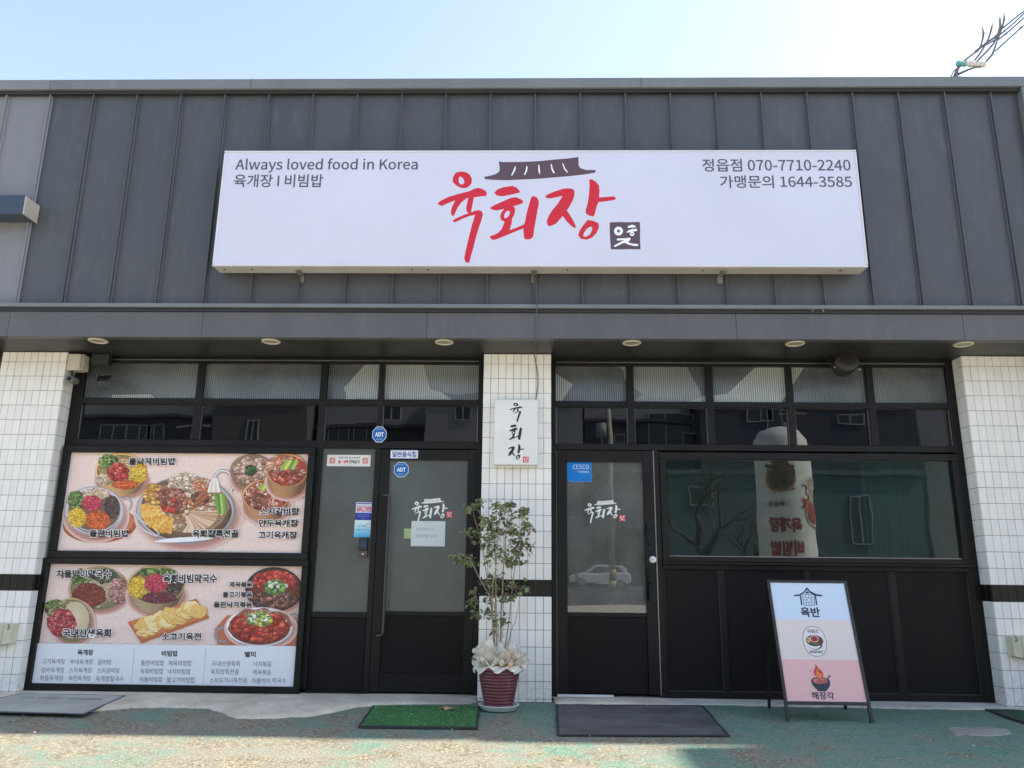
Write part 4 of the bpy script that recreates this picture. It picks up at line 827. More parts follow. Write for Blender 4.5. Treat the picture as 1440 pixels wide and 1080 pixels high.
mb = MB(); q = [(-4.33, .10, 2.965), (-4.30, .03, 2.915), (-4.17, .03, 2.93), (-4.19, .10, 2.975)]; mb.ring([q, [(x, y + .02, z + .035) for x, y, z in q]]); mb.build('lamp_head', CHAR, FL, bevel=.004)
mb = MB(); mb.tube([(-4.34, .10, 3.2), (-4.34, .10, 3.03), (-4.30, .09, 2.985)], .010, 6); mb.build('arm', CHAR, FL); bx('mount', -4.40, -4.22, .06, .13, 3.10, 3.213, CHAR, FL, .004)
SP = thing('speaker', 'dark round speaker hanging from the canopy over the wide window', 'speaker', (3.04, -.08, 3.21))
mb = MB(); mb.lathe([(0, -.11), (.085, -.11), (.095, -.10), (.088, .02), (.06, .075), (0, .085)], (3.04, -.04, 3.085), 24, 'Y')
for i, v in enumerate(mb.v): mb.v[i] = (3.04 + (v[0] - 3.04) * 1.22, v[1], v[2] - (v[1] + .04) * .25)
mb.build('housing', pm('dark brown speaker', (.022, .019, .017), .5), SP, smooth=True)
mb = MB(); mb.tube([(2.925, -.04, 3.08), (2.90, -.03, 3.14), (2.93, -.02, 3.213)], .006, 6); mb.tube([(3.155, -.04, 3.10), (3.185, -.03, 3.15), (3.15, -.02, 3.213)], .006, 6); mb.build('yoke', CHAR, SP)
mb = MB()
for x, z in ((2.93, 3.065), (3.16, 3.10), (3.165, 3.045)): mb.lathe([(.009, 0), (.007, -.006), (0, -.007)], (x, -.10, z), 8, 'Y')
mb.build('screw', pm('shiny screw', (.7, .7, .65), .25, .8), SP)

# cream boxes on the end pillars
for lab, x0, x1, tilt in (('cream meter box at the left edge fixed low on the left tiled pillar', -4.93, -4.672, -1), ('cream meter box at the right edge fixed low on the right tiled pillar', 4.262, 4.52, 1)):
    BX = thing('meter_box', lab, 'meter box', ((x0 + x1) / 2, -.05, .39), 'cream meter boxes on the end pillars'); z0, z1 = .395, .622
    a, b = (x0, x1) if tilt > 0 else (x1, x0); s_ = 1 if tilt > 0 else -1
    mb = MB(); mb.ring([[(a, -.001, z0 + .05), (b, -.001, z0), (b, -.001, z1), (a, -.001, z1)][::s_], [(a + .012 * s_, -.085, z0 + .055), (b, -.085, z0 + .008), (b, -.085, z1 - .006), (a + .012 * s_, -.085, z1 - .004)][::s_]]); mb.build('box_body', CREAM, BX, bevel=.004)
    mb = MB(); q = a + .085 * s_; mb.box(min(q, q + .006 * s_), max(q, q + .006 * s_), -.088, -.085, z0 + .045, z1 - .012); mb.build('lid_seam', pm('yellowed seam', (.42, .39, .27), .6), BX)
    mb = MB(); rr = random.Random(8); P_ = [(a + .04 * s_ + .012 * math.sin(k * 1.9), -.092, z1 - .02 + .012 * k * .5 * (1 if k < 4 else -.6)) for k in range(9)]; mb.tube(P_, .004, 5); mb.build('wire_tie', pm('green wire', (.10, .30, .22), .5), BX)

# neighbour sign at the upper left
NS = thing('neighbour_sign', 'end of a dark blue box sign with a beige side at the upper left edge', 'sign', (-5.5, -.6, 4.4))
a = at(36, 274, -.66); c = at(32, 300, -.66)
bx('sign_box', -7.4, a.x, -.66, -.47, c.z - .005, a.z, pm('dark blue painted box', (.035, .055, .085), .35), NS, .004); bx('end_cap', a.x + .0005, a.x + .016, -.664, -.455, c.z - .008, a.z - .015, pm('beige end cap', (.42, .39, .33), .6), NS, .003)

# ================================================================== CABLES
CB = pm('grey cable sheath', (.12, .115, .11), .6); CBL = pm('pale cable', (.10, .10, .12), .5)
mb = MB(); rr = random.Random(1); pts = [(.055, -.5, 3.85), (.068, -.49, 3.70), (.066, -.50, 3.56), (.070, -.575, 3.53), (.068, -.578, 3.49), (.064, -.53, 3.44), (.066, -.53, 3.30), (.060, -.527, 3.21), (.062, -.515, 3.206), (.05, -.2, 3.205), (.05, -.03, 3.20), (.060, -.012, 3.15), (.083, -.012, 3.02), (.088, -.012, 2.90), (.075, -.012, 2.80), (.063, -.03, 2.735)]
mb.tube(pts, .0045, 6); tag(mb.build('sign_cable', CB, smooth=True, loc=(.06, -.2, 2.7)), 'thin grey cable running down from the long sign to the small pillar sign', 'cable')
mb = MB(); mb.tube([at(x, y, -.55) for x, y in ((1142, 438), (1146, 431), (1150, 433), (1153, 429), (1156, 434), (1158, 439))], .006, 6); tag(mb.build('loose_wire', pm('faded red wire', (.45, .18, .18), .6), smooth=True), 'short curl of faded red wire on the ledge below the right part of the sign', 'wire')
mb = MB(); mb.tube([at(*q) for q in ((1392, 480, -.48), (1372, 489, -.3), (1345, 497, -.12))], .004, 5)
PW = thing('power_cable_bundle', 'bundle of twisted power cables with insulators rising from the roof edge at the upper right', 'cable bundle', (4.8, .0, 6.0))
Z_ = lambda P, Y: [at(1300 + u / 9, v / 9, Y) for u, v in P]
Y0 = -.42
G1 = pm('weathered cable', (.13, .12, .115), .6); G2 = pm('frayed pale tape', (.16, .15, .14), .7)
for P_, r, m in (([(360, 1060), (375, 1000), (400, 930), (420, 870), (450, 830)], [.022, .021, .018, .015, .013], G1), ([(310, 1045), (330, 980), (370, 900), (430, 850), (470, 820)], .006, G1), ([(325, 990), (350, 1010), (390, 960)], .005, G1), ([(400, 950), (470, 920), (560, 880), (650, 850), (720, 850)], [.013, .013, .011, .010, .008], G2),
                 ([(470, 800), (530, 750), (600, 695), (680, 640), (720, 560), (740, 480), (748, 420), (740, 345)], [.009, .010, .010, .010, .008, .010, .012, .007], G2), ([(560, 830), (640, 760), (700, 680), (770, 570), (815, 480), (845, 380), (868, 285)], [.008, .009, .010, .009, .009, .011, .006], G2),
                 ([(620, 830), (700, 740), (790, 650), (870, 560), (930, 440), (960, 330), (955, 230)], [.008, .010, .010, .010, .011, .012, .008], G2), ([(690, 830), (780, 780), (860, 690), (920, 520), (980, 360), (1010, 250), (1012, 170)], [.007, .010, .012, .008, .009, .012, .007], G2), ([(690, 620), (780, 545), (880, 480), (930, 430)], .011, G1), ([(640, 650), (720, 590), (800, 560), (900, 500)], .008, G1)):
    mb = MB(); rr = random.Random(len(P_)); pp = Z_(P_, Y0); mb.tube(pp, r, 7); mb.build('cable', m, PW, smooth=True)
for P_ in ([(980, 365), (1120, 250), (1260, 140), (1600, -110)], [(940, 455), (1100, 320), (1260, 170), (1600, -90)], [(930, 505), (1100, 370), (1260, 225), (1600, -60)], [(900, 645), (1080, 480), (1260, 320), (1600, 40)]):
    mb = MB(); pp = Z_(P_, Y0); mb.tube(pp, .008, 6); mb.build('line_wire', CBL, PW, smooth=True)
for u, v in ((1015, 390), (1035, 425), (1225, 345)): mb = MB(); c = Z_([(u, v)], Y0)[0]; mb.tube([c - Vector((.02, 0, .018)), c, c + Vector((.02, 0, .018))], [.006, .012, .006], 8); mb.build('connector', G1, PW, smooth=True)
for u, v, m in ((465, 808, pm('green insulator', (.10, .36, .32), .4)), (570, 808, pm('white porcelain', (.62, .58, .55), .35)), (635, 815, pm('white porcelain', (.62, .58, .55), .35)), (715, 815, pm('white porcelain', (.62, .58, .55), .35))):
    c = Z_([(u, v)], Y0)[0]; mb = MB(); mb.lathe([(.0, -.05), (.022, -.05), (.032, -.035), (.022, -.012), (.034, 0), (.022, .014), (.032, .034), (.022, .048), (0, .05)], (0, 0, 0), 14, 'X')
    mb.v = [(c.x + x * .95 + z * .1, c.y + y, c.z + z * .95 + x * -.05) for x, y, z in mb.v]; mb.build('insulator', m, PW, smooth=True)
mb = MB(); mb.tube([at(1336, 114, -.42), at(1342, 112, -.42) + Vector((0, .1, -.15))], .02, 8); mb.tube([(4.83, -.40, 5.93), at(1340, 108, -.42)], .014, 8); mb.build('conduit', G1, PW, smooth=True)

# ================================================================== MATS
def quad_mat(name, label, pts, z, t, border, m_in, m_b, cat='doormat', sub=None):
    c = Vector((sum(p_[0] for p_ in pts) / 4, sum(p_[1] for p_ in pts) / 4)); T_ = thing(name, label, cat, (c.x, c.y, 0))
    inn = [(x + (c.x - x) * border / max(.01, abs(x - c.x)), y + (c.y - y) * border / max(.01, abs(y - c.y))) for x, y in pts]
    def den(P, n_=14, wob=0):
        o = []
        for i in range(4):
            a, b = P[i], P[(i + 1) % 4]
            for k in range(n_):
                f = k / n_; w1 = wob * math.sin(f * 9 + i * 2) * math.sin(f * math.pi); o.append((a[0] + (b[0] - a[0]) * f + w1, a[1] + (b[1] - a[1]) * f + w1))
        return o
    mb = MB(); O = den(pts, wob=.004); I = den(inn)
    mb.ring([[(x, y, z) for x, y in O], [(x, y, z + t * .8) for x, y in O], [(x + (c.x - x) * .004, y + (c.y - y) * .004, z + t) for x, y in O], [(x, y, z + t) for x, y in I], [(x, y, z + t * .5) for x, y in I]], 0, False); mb.build('border', m_b, T_)
    return T_, inn
def fuzz_mat(name, a, b, sc=260, bd=.006):
    m, t, p = base(name); g = t.nodes.new('ShaderNodeNewGeometry').outputs['Position']; n1 = noise(t, sc, 4, g, .7); n2 = noise(t, 3, 6, g, .6)
    c = mix(t, ramp(t, n1, [(.35, 0.), (.65, 1.)]), a, b); c = mix(t, 1., c, ramp(t, n2, [(.3, .75), (.7, 1.)]), 'MULTIPLY'); t.links.new(c, p.inputs['Base Color']); p.inputs['Roughness'].default_value = .9; bumpn(t, p, n1, .8, bd); return m
RUB = pm('black rubber edging', (.035, .036, .034), .7, bump=.3)
T1, inn = quad_mat('turf_doormat', 'bright green turf doormat with dark rubber edge before the left door', [(-1.245, -1.225), (-.362, -1.215), (-.400, -.318), (-1.312, -.345)], .0, .016, .022, None, RUB)
mb = MB(); rr = random.Random(6); TF = fuzz_mat('green turf pile', (.06, .215, .065), (.15, .38, .13)); a, b, c, d = inn
mb.face([(x, y, .011) for x, y in inn])
o = mb.build('turf', TF, T1)
mb = MB()
for i in range(9000):
    u, v = rr.random(), rr.random(); x = (a[0] * (1 - u) + b[0] * u) * (1 - v) + (d[0] * (1 - u) + c[0] * u) * v; y = (a[1] * (1 - u) + b[1] * u) * (1 - v) + (d[1] * (1 - u) + c[1] * u) * v
    h = rr.uniform(.008, .017); an = rr.random() * 6.28; dx, dy = .004 * math.cos(an), .004 * math.sin(an); mb.face([(x - dx, y - dy, .0105), (x + dx, y + dy, .0105), (x + rr.gauss(0, .005), y + rr.gauss(0, .005), .011 + h)], 1 if rr.random() < .035 else 0)
mb.build('turf_blades', [TF, pm('pale lint', (.5, .56, .44), .8)], T1, kind='stuff')
T2, inn = quad_mat('ribbed_doormat', 'dark grey ribbed rubber doormat before the right door', [(.212, -1.395), (1.452, -1.325), (1.540, -.048), (.246, -.115)], .0, .010, .018, None, RUB)
a, b, c, d = inn; RB = pm('worn charcoal rubber', (.16, .152, .150), .6, var=.3, scale=3, bump=.4, bscale=200)
mb = MB(); mb.face([(x, y, .0055) for x, y in inn]); mb.build('mat_base', RB, T2)
mb = MB(); nR = 84
for i in range(nR):
    u = (i + .5) / nR; hw = .0035; seg = 26; L_ = []
    for k in range(seg + 1):
        v = k / seg; x = (a[0] * (1 - u) + b[0] * u) * (1 - v) + (d[0] * (1 - u) + c[0] * u) * v + .004 * math.sin(k * math.pi / 2); y = (a[1] * (1 - u) + b[1] * u) * (1 - v) + (d[1] * (1 - u) + c[1] * u) * v; L_.append((x, y))
    for k in range(seg):
        (x, y), (x2, y2) = L_[k], L_[k + 1]; mb.face([(x - hw, y, .0058), (x, y, .0105), (x2, y2, .0105), (x2 - hw, y2, .0058)]); mb.face([(x, y, .0105), (x + hw, y, .0058), (x2 + hw, y2, .0058), (x2, y2, .0105)])
mb.build('ribs', RB, T2, kind='stuff')
T3, inn = quad_mat('welcome_mat', 'flat grey floor mat with worn dark lettering at the foot of the left pillar', [(-4.62, -.93), (-3.416, -1.005), (-3.546, -.11), (-4.50, -.075)], .024, .008, .014, None, pm('dark mat edge', (.10, .105, .11), .8))
GM = fuzz_mat('grey dusty mat', (.40, .40, .365), (.52, .52, .47), 180, .002); mb = MB(); mb.face([(x, y, .0305) for x, y in inn]); mb.build('mat_surface', GM, T3)
p = Print(lambda u, v, d: (-4.35 + .72 * u / 100, -.37 + .14 * v / 100 - .03 * u / 100, .0312 + d)); rr = random.Random(9)
for i, wch in enumerate('1I I-II I0IJ4Q'):
    if wch == ' ': continue
    for _ in range(3): x = i * 7 + rr.uniform(0, 3); p.stroke([(x, 90 - rr.uniform(0, 25)), (x + rr.uniform(-2, 4), 10 + rr.uniform(0, 45))], 1.3, (96, 98, 96))
    p.k += 1
for i in (9, 12, 13): p.stroke([(i * 7, 40), (i * 7 + 4, 30), (i * 7 + 5, 60), (i * 7 + 1, 75), (i * 7 - 1, 50)], 1.4, (90, 92, 90))
p.build('worn_lettering', PRINT, T3)
T4, inn = quad_mat('turf_doormat', 'dark green turf mat with rubber edge cut off at the right edge', [(3.93, -.70), (5.1, -.66), (5.1, -.06), (3.97, -.06)], .0, .014, .04, None, RUB)
mb = MB(); mb.face([(x, y, .010) for x, y in inn]); mb.build('turf', fuzz_mat('dark green turf pile', (.012, .07, .035), (.03, .13, .07)), T4)
# dry leaf
mb = MB(); lf = [(-.72, -.50), (-.66, -.475), (-.60, -.49), (-.575, -.53), (-.62, -.56), (-.67, -.555), (-.70, -.535), (-.755, -.54)]
mb.v = [(x, y, .030 + .012 * math.sin(i * 2.3)) for i, (x, y) in enumerate(lf)] + [(-.65, -.52, .034)]
for i in range(8): mb.f.append((i, (i + 1) % 8, 8)); mb.m.append(0); mb.c.append(None)
tag(mb.build('dry_leaf', pm('dry tan leaf', (.45, .30, .13), .7), loc=(-.66, -.52, .03)), 'curled tan dry leaf lying on the bright green turf mat', 'leaf')

# ================================================================== POTTED PLANT
PX, PY = -.242, -.375
PT = thing('potted_plant', 'leggy evergreen shrub in a ribbed maroon pot with white tulle before the middle pillar', 'potted plant', (PX, PY, 0))
mb = MB(); prof = [(.118, .028)]; nr = 11
for i in range(nr):
    z = .03 + .285 * i / nr; r = .122 + .062 * (z - .03) / .30; prof += [(r - .002, z + .003), (r + .0035, z + .010), (r + .004, z + .018), (r - .001, z + .0245)]
prof += [(.186, .322), (.190, .326), (.190, .345), (.184, .348), (.176, .340), (.170, .30), (.0, .30)]
def pot_mat():
    m, t, p = base('ribbed maroon plastic'); g = t.nodes.new('ShaderNodeNewGeometry').outputs['Position']; a = noise(t, 9, 6, g); b = noise(t, 260, 2, g)
    c = mix(t, ramp(t, a, [(.3, 0.), (.7, 1.)]), (.105, .024, .032), (.175, .048, .055)); c = mix(t, ramp(t, b, [(.55, 0.), (.75, .35)]), c, (.30, .18, .17)); t.links.new(c, p.inputs['Base Color']); p.inputs['Roughness'].default_value = .42; bumpn(t, p, b, .25, .001); return m
mb.lathe(prof, (PX, PY, 0), 40); mb.build('pot', pot_mat(), PT, smooth=True)
mb = MB(); mb.lathe([(.125, .004), (.150, .006), (.164, .040), (.172, .043), (.172, .048), (.160, .047), (.146, .014), (.0, .014)], (PX + .003, PY, 0), 36); mb.build('saucer', WHT, PT, smooth=True)
def net_mat():
    m, t, p = base('white tulle'); g = t.nodes.new('ShaderNodeNewGeometry').outputs['Position']; v = t.nodes.new('ShaderNodeTexVoronoi'); v.feature = 'DISTANCE_TO_EDGE'; v.inputs['Scale'].default_value = 150; t.links.new(g, v.inputs['Vector'])
    p.inputs['Base Color'].default_value = (.86, .81, .72, 1); p.inputs['Roughness'].default_value = .8; t.links.new(ramp(t, v.outputs['Distance'], [(.12, .97), (.28, .30)]), p.inputs['Alpha']); p.inputs['Subsurface Weight'].default_value = 0; return m
NET = net_mat(); rr = random.Random(21)
def ruffle(r0, z0, r1, z1, folds, amp, seed, arc=(0, 6.283), n_=120, droop=0):
    mb = MB(); rg = random.Random(seed); ph = [rg.random() * 6.28 for _ in range(5)]; rows = []; m_ = 7
    for j in range(m_):
        f = j / (m_ - 1); row = []
        for i in range(n_ + 1):
            a = arc[0] + (arc[1] - arc[0]) * i / n_; wv = math.sin(a * folds + ph[0]) * .6 + math.sin(a * folds * 1.7 + ph[1]) * .35 + math.sin(a * 3 + ph[2]) * .5
            r = r0 + (r1 - r0) * f ** .8 + amp * f * wv; z = z0 + (z1 - z0) * f + amp * .9 * f * math.sin(a * folds * 1.3 + ph[3]) - droop * f * f + .6 * amp * f * math.sin(a * 2 + ph[4]); row.append((PX + r * math.cos(a), PY + r * math.sin(a), z))
        rows.append(row)
    return mb.ring(rows, 0, False, False)
for i, (a_, k_) in enumerate((((.05, .36, .18, .50, 9, .028), 1), ((.07, .355, .215, .45, 8, .030), 2), ((.10, .35, .225, .40, 10, .028), 3), ((.165, .365, .232, .365, 7, .026), 4), ((.178, .36, .21, .34, 6, .024), 5), ((.03, .39, .13, .53, 7, .030), 6), ((.03, .39, .17, .49, 8, .030), 9), ((.04, .38, .20, .47, 11, .026), 12))):
    ruffle(*a_, k_, droop=.02 if i == 4 else 0).build('tulle_wrap', NET, PT, smooth=True)
CRM = pm('cream satin ribbon', (.72, .62, .44), .45, var=.15, scale=30); ORR = pm('orange tinted ribbon', (.75, .48, .28), .5); mbs = [MB(), MB()]
for i in range(26):
    a = rr.uniform(-2.9, -.2); r = rr.uniform(.10, .20); z = rr.uniform(.36, .44); cx_, cy_ = PX + r * math.cos(a), PY + r * math.sin(a); l = rr.uniform(.04, .09); t_ = rr.uniform(-.9, .9); P_ = []
    for k in range(7): f = k / 6; w_ = .018 * math.sin(f * math.pi) + .003; P_.append(((cx_ + l * (f - .3) * math.sin(t_), cy_ - .012 * math.sin(f * 3.1), z + l * (f - .3) * math.cos(t_)), w_))
    mbq = mbs[0 if rr.random() < .72 else 1]; bq = len(mbq.v)
    for (x, y, z2), w_ in P_: mbq.v += [(x - w_ * math.cos(t_), y, z2 + w_ * math.sin(t_)), (x, y - .010, z2), (x + w_ * math.cos(t_), y + .003, z2 - w_ * math.sin(t_))]
    for k in range(6):
        for q in (0, 1): mbq.f.append((bq + k * 3 + q, bq + k * 3 + q + 1, bq + k * 3 + q + 4, bq + k * 3 + q + 3)); mbq.m.append(0); mbq.c.append(None)
mbs[0].build('ribbon', CRM, PT, smooth=True); mbs[1].build('ribbon', ORR, PT, smooth=True)
BARK = pm('tan bark', (.36, .27, .18), .8, var=.3, scale=40, bump=.5); rr = random.Random(33)
stems = MB(); tips = []
def jit(a, s_): return (a[0] + rr.gauss(0, s_), a[1] + rr.gauss(0, s_), a[2])
def pl(px, py, dy=0.): v = at(px, py, PY + dy); return (v.x, v.y, v.z)
def stemline(P, r0, r1):
    Q = []
    for i in range(len(P) - 1):
        for k in range(4): f = k / 4; Q.append(tuple(P[i][j] + (P[i + 1][j] - P[i][j]) * f + rr.gauss(0, .0025) for j in range(3)))
    Q.append(P[-1]); stems.tube(Q, [r0 + (r1 - r0) * i / (len(Q) - 1) for i in range(len(Q))], 6); return Q
main = [([pl(699, 925), pl(698, 860), pl(697, 800, .01), pl(695, 755, .02), pl(692, 725, .0)], .0075, .003), ([pl(704, 925, .03), pl(705, 860, .04), pl(708, 800, .05), pl(712, 750, .06), pl(716, 715, .07)], .0085, .003), ([pl(696, 925, -.02), pl(693, 870, -.03), pl(692, 830, -.05), pl(700, 770, -.07), pl(704, 708, -.06)], .007, .0025),
        ([pl(708, 925, .05), pl(716, 870, .07), pl(722, 810, .09), pl(730, 760, .08), pl(738, 722, .06)], .006, .0022), ([pl(700, 925, -.03), pl(695, 850, -.05), pl(675, 815, -.08), pl(660, 785, -.09), pl(646, 778, -.10)], .0055, .002), ([pl(712, 925, -.01), pl(718, 890, -.03), pl(726, 870, -.04), pl(731, 840, -.05)], .005, .0018),
        ([pl(697, 925, .04), pl(690, 840, .08), pl(680, 780, .10), pl(668, 730, .12), pl(664, 712, .12)], .006, .002), ([pl(703, 925, .0), pl(701, 880, .0), pl(690, 850, -.03), pl(668, 842, -.05)], .004, .0015)]
nodes = []
for P_, a, b in main:
    Q = stemline(P_, a, b); nodes += [(Vector(q), i / len(Q)) for i, q in enumerate(Q)]
leaves = MB(); LV = [0]
def leaf(c, d, s_, mi):
    d = d.normalized(); sdv = d.cross(Vector((rr.gauss(0, .6), rr.gauss(0, .6), 1))).normalized(); up = sdv.cross(d).normalized(); b = len(leaves.v); w_ = s_ * rr.uniform(.30, .42)
    pts = [c, c + d * s_ * .35 + sdv * w_ * .9 + up * s_ * .10, c + d * s_ * .72 + sdv * w_ * .75 + up * s_ * .06, c + d * s_ * 1.05 - up * s_ * .12, c + d * s_ * .72 - sdv * w_ * .75 + up * s_ * .06, c + d * s_ * .35 - sdv * w_ * .9 + up * s_ * .10, c + d * s_ * .5 - up * s_ * .03]
    leaves.v += [tuple(q) for q in pts]
    for f in ((0, 1, 6), (1, 2, 6), (2, 3, 6), (3, 4, 6), (4, 5, 6), (5, 0, 6)): leaves.f.append(tuple(b + q for q in f)); leaves.m.append(mi); leaves.c.append(None)
# leafy clusters: (px, py, radius in px, leaf count)
cl = [(671, 716, 13, 42), (682, 735, 14, 44), (700, 712, 12, 40), (716, 712, 13, 40), (735, 718, 14, 40), (742, 738, 10, 24), (695, 745, 15, 48), (715, 748, 14, 40), (732, 762, 14, 38), (744, 770, 9, 20), (690, 775, 16, 42), (712, 783, 14, 36), (728, 790, 12, 26), (668, 748, 12, 26), (648, 790, 11, 26), (640, 783, 6, 12), (662, 788, 9, 18), (700, 812, 14, 30), (682, 818, 12, 24), (722, 822, 13, 22), (738, 828, 10, 20), (664, 846, 10, 22), (672, 862, 11, 22), (690, 862, 12, 26), (706, 868, 13, 26), (668, 830, 7, 10), (719, 838, 8, 12), (695, 888, 6, 8), (688, 840, 12, 18), (704, 842, 12, 20), (712, 730, 16, 34), (690, 760, 18, 30), (722, 775, 16, 26)]
for px, py, rad, cnt in cl:
    c0 = at(px, py, PY + rr.uniform(-.10, .12)); near = min(nodes, key=lambda q: (q[0] - c0).length)[0]
    tw = [near, near.lerp(c0, .5) + Vector((0, 0, -.01)), c0]; stems.tube([tuple(q) for q in tw], [.0025, .002, .0012], 5); R_ = rad / 156
    for s_ in range(5):
        e = c0 + Vector((rr.gauss(0, R_ * .6), rr.gauss(0, R_ * .7), rr.gauss(0, R_ * .5))); stems.tube([tuple(c0), tuple(e)], [.0014, .0008], 4)
        for _ in range(max(2, int(cnt / 3.7))):
            q = c0.lerp(e, rr.uniform(.3, 1.15)) + Vector((rr.gauss(0, R_ * .22), rr.gauss(0, R_ * .3), rr.gauss(0, R_ * .22)))
            leaf(q, Vector((rr.gauss(0, 1), rr.gauss(0, 1), rr.gauss(-.35, .6))), rr.uniform(.032, .055), rr.choice((0, 1, 1, 1, 1, 2)))
stems.build('stems', BARK, PT, smooth=True)
def leaf_mat(name, c):
    m, t, p = base(name); g = t.nodes.new('ShaderNodeNewGeometry').outputs['Position']
    t.links.new(mix(t, ramp(t, noise(t, 14, 3, g), [(.3, 0.), (.7, 1.)]), tuple(x * .65 for x in c), tuple(x * 1.35 for x in c)), p.inputs['Base Color']); p.inputs['Roughness'].default_value = .38; p.inputs['Transmission Weight'].default_value = 0; return m
leaves.build('foliage', [leaf_mat('dark olive leaf', (.09, .11, .05)), leaf_mat('grey green leaf', (.19, .23, .095)), leaf_mat('bronze tipped leaf', (.19, .145, .07))], PT, kind='stuff')

# ================================================================== A-FRAME BOARD
AF = thing('sandwich_board', 'black framed sandwich board with blue, cream and pink bands standing before the right panels', 'sandwich board', (2.39, -.4, 0))
Ft, Fb = Vector((0, -.40, 1.078)), Vector((0, -.694, .0)); ax = (Ft - Fb); AL = ax.length; au = ax.normalized(); an = Vector((0, -au.z, au.y)) 
def AP(x, h, d=0.): q = Fb + au * h; return (x, q.y + an.y * d, q.z + an.z * d)
AX0, AX1 = 2.055, 2.735; SH = .0
def abar(x0, x1, h0, h1, d0, d1, name, mat=None, par=None):
    mb = MB(); rows = [[AP(x0, h, d0), AP(x1, h, d0), AP(x1, h, d1), AP(x0, h, d1)] for h in (h0, h1)]; mb.ring(rows); return mb.build(name, mat or AFM, par or AF, bevel=.0015)
AFM = pm('dark brown black steel', (.022, .017, .014), .4, var=.2, bump=.2)
abar(AX0, AX0 + .024, 0, AL, 0, .026, 'leg'); abar(AX1 - .024, AX1, 0, AL, 0, .026, 'leg'); abar(AX0 + .0245, AX1 - .0245, AL - .022, AL - .001, .001, .025, 'frame_bar'); abar(AX0 + .0245, AX1 - .0245, .122, .146, .001, .025, 'frame_bar')
abar(AX0 + .0245, AX1 - .0245, .1465, AL - .0225, .006, .016, 'board', WHT)
for x in (AX0 + .002, AX1 - .024):
    mb = MB(); mb.ring([[(x + .03, -.115, 0), (x + .052, -.115, 0), (x + .052, -.093, 0), (x + .03, -.093, 0)], [(x, -.395, 1.06), (x + .022, -.395, 1.06), (x + .022, -.373, 1.06), (x, -.373, 1.06)]]); mb.build('leg', AFM, AF)
mb = MB(); mb.box(AX0 + .03, AX1 - .0, -.205, -.193, .40, .416); mb.build('rear_bar', AFM, AF)
for x in (AX0, AX1 - .024): mb = MB(); mb.ring([[AP(x - .002, h, -.002), AP(x + .026, h, -.002), AP(x + .026, h, .028), AP(x - .002, h, .028)] for h in (-.0, .022)]); mb.build('foot', CHAR, AF)
bh0, bh1 = .1465, AL - .0225; bw0, bw1 = AX0 + .0245, AX1 - .0245
AU = lambda u, v, d: AP(bw0 + (bw1 - bw0) * u / 100, bh1 - (bh1 - bh0) * v / 160, .0162 + d)
# drawing coordinates: u 0..100 across, v 0..160 down
p = Print(AU); p.rect(0, 0, 100, 52, (206, 222, 238)); p.rect(0, 52, 100, 106, (228, 214, 206)); p.rect(0, 106, 100, 160, (236, 184, 180)); p.build('colour_bands', PRINT, AF)
INK = (38, 40, 50)
def M7(u, v):  # zoom coordinates of the board picture -> board coordinates (rectified)
    px, py = 1060 + u / 4.694, 800 + v / 4.694; d = CX * (px - 720) - CY * (py - 540) - CZ * FPX; n_ = Vector((0, -au.z, au.y)); t_ = (Vector((0, *Fb[1:])) + n_ * .0162 - CAM).dot(n_) / d.dot(n_); q = CAM + d * t_
    h = (q - Fb).dot(au); return ((q.x - bw0) / (bw1 - bw0) * 100, (bh1 - h) / (bh1 - bh0) * 160)
mv = lambda P: [M7(*q) for q in P]
p = Print(AU); p.layer(.0004)
p.poly(mv([(262, 172), (300, 168), (330, 150), (350, 120), (372, 145), (410, 165), (453, 172), (448, 182), (405, 178), (372, 160), (352, 138), (332, 160), (302, 178), (268, 182)]), INK)
p.poly(mv([(303, 178), (313, 174), (321, 238), (312, 240)]), INK); p.poly(mv([(401, 176), (411, 178), (420, 238), (411, 240)]), INK); p.poly(mv([(338, 160), (352, 146), (368, 158), (360, 163), (345, 163)]), INK); p.nl()
sq = mv([(322, 170), (396, 170), (402, 240), (331, 240)])
for a, b in ((0, 1), (1, 2), (2, 3), (3, 0)): p.stroke([sq[a], sq[b]], .8, (60, 64, 76)); p.nl()
def sqp(s_, t_): a = (sq[0][0] + (sq[1][0] - sq[0][0]) * s_, sq[0][1] + (sq[1][1] - sq[0][1]) * s_); b = (sq[3][0] + (sq[2][0] - sq[3][0]) * s_, sq[3][1] + (sq[2][1] - sq[3][1]) * s_); return (a[0] + (b[0] - a[0]) * t_, a[1] + (b[1] - a[1]) * t_)
for L_ in ([(.25, 0), (.25, 1)], [(.75, 0), (.75, 1)], [(0, .25), (1, .25)], [(0, .75), (1, .75)], [(.5, 0), (.5, .3)], [(.5, .7), (.5, 1)], [(0, .5), (.3, .5)], [(.7, .5), (1, .5)], [(.5, .3), (.7, .5), (.5, .7), (.3, .5), (.5, .3)]): p.stroke([sqp(*q) for q in L_], .5, (60, 64, 76)); p.nl()
def atext(body, l, t, r, b, col, bold, **k): a_ = M7(l, b); c_ = M7(r, t); p.text(body, a_[0], c_[1], c_[0], a_[1], col, bold, **k)
q0 = M7(300, 252); q1 = M7(455, 320); p.text('육반', q0[0] + .8, q0[1], q1[0] - 2.5, q1[1], INK, .035); p.nl()
ov = [M7(402, 478)]; oc = ov[0]; n_ = 40
O1 = [(oc[0] + 15.2 * math.copysign(abs(math.cos(a)) ** .9, math.cos(a)), oc[1] + 20.5 * math.copysign(abs(math.sin(a)) ** .9, math.sin(a))) for a in [2 * math.pi * i / n_ for i in range(n_)]]
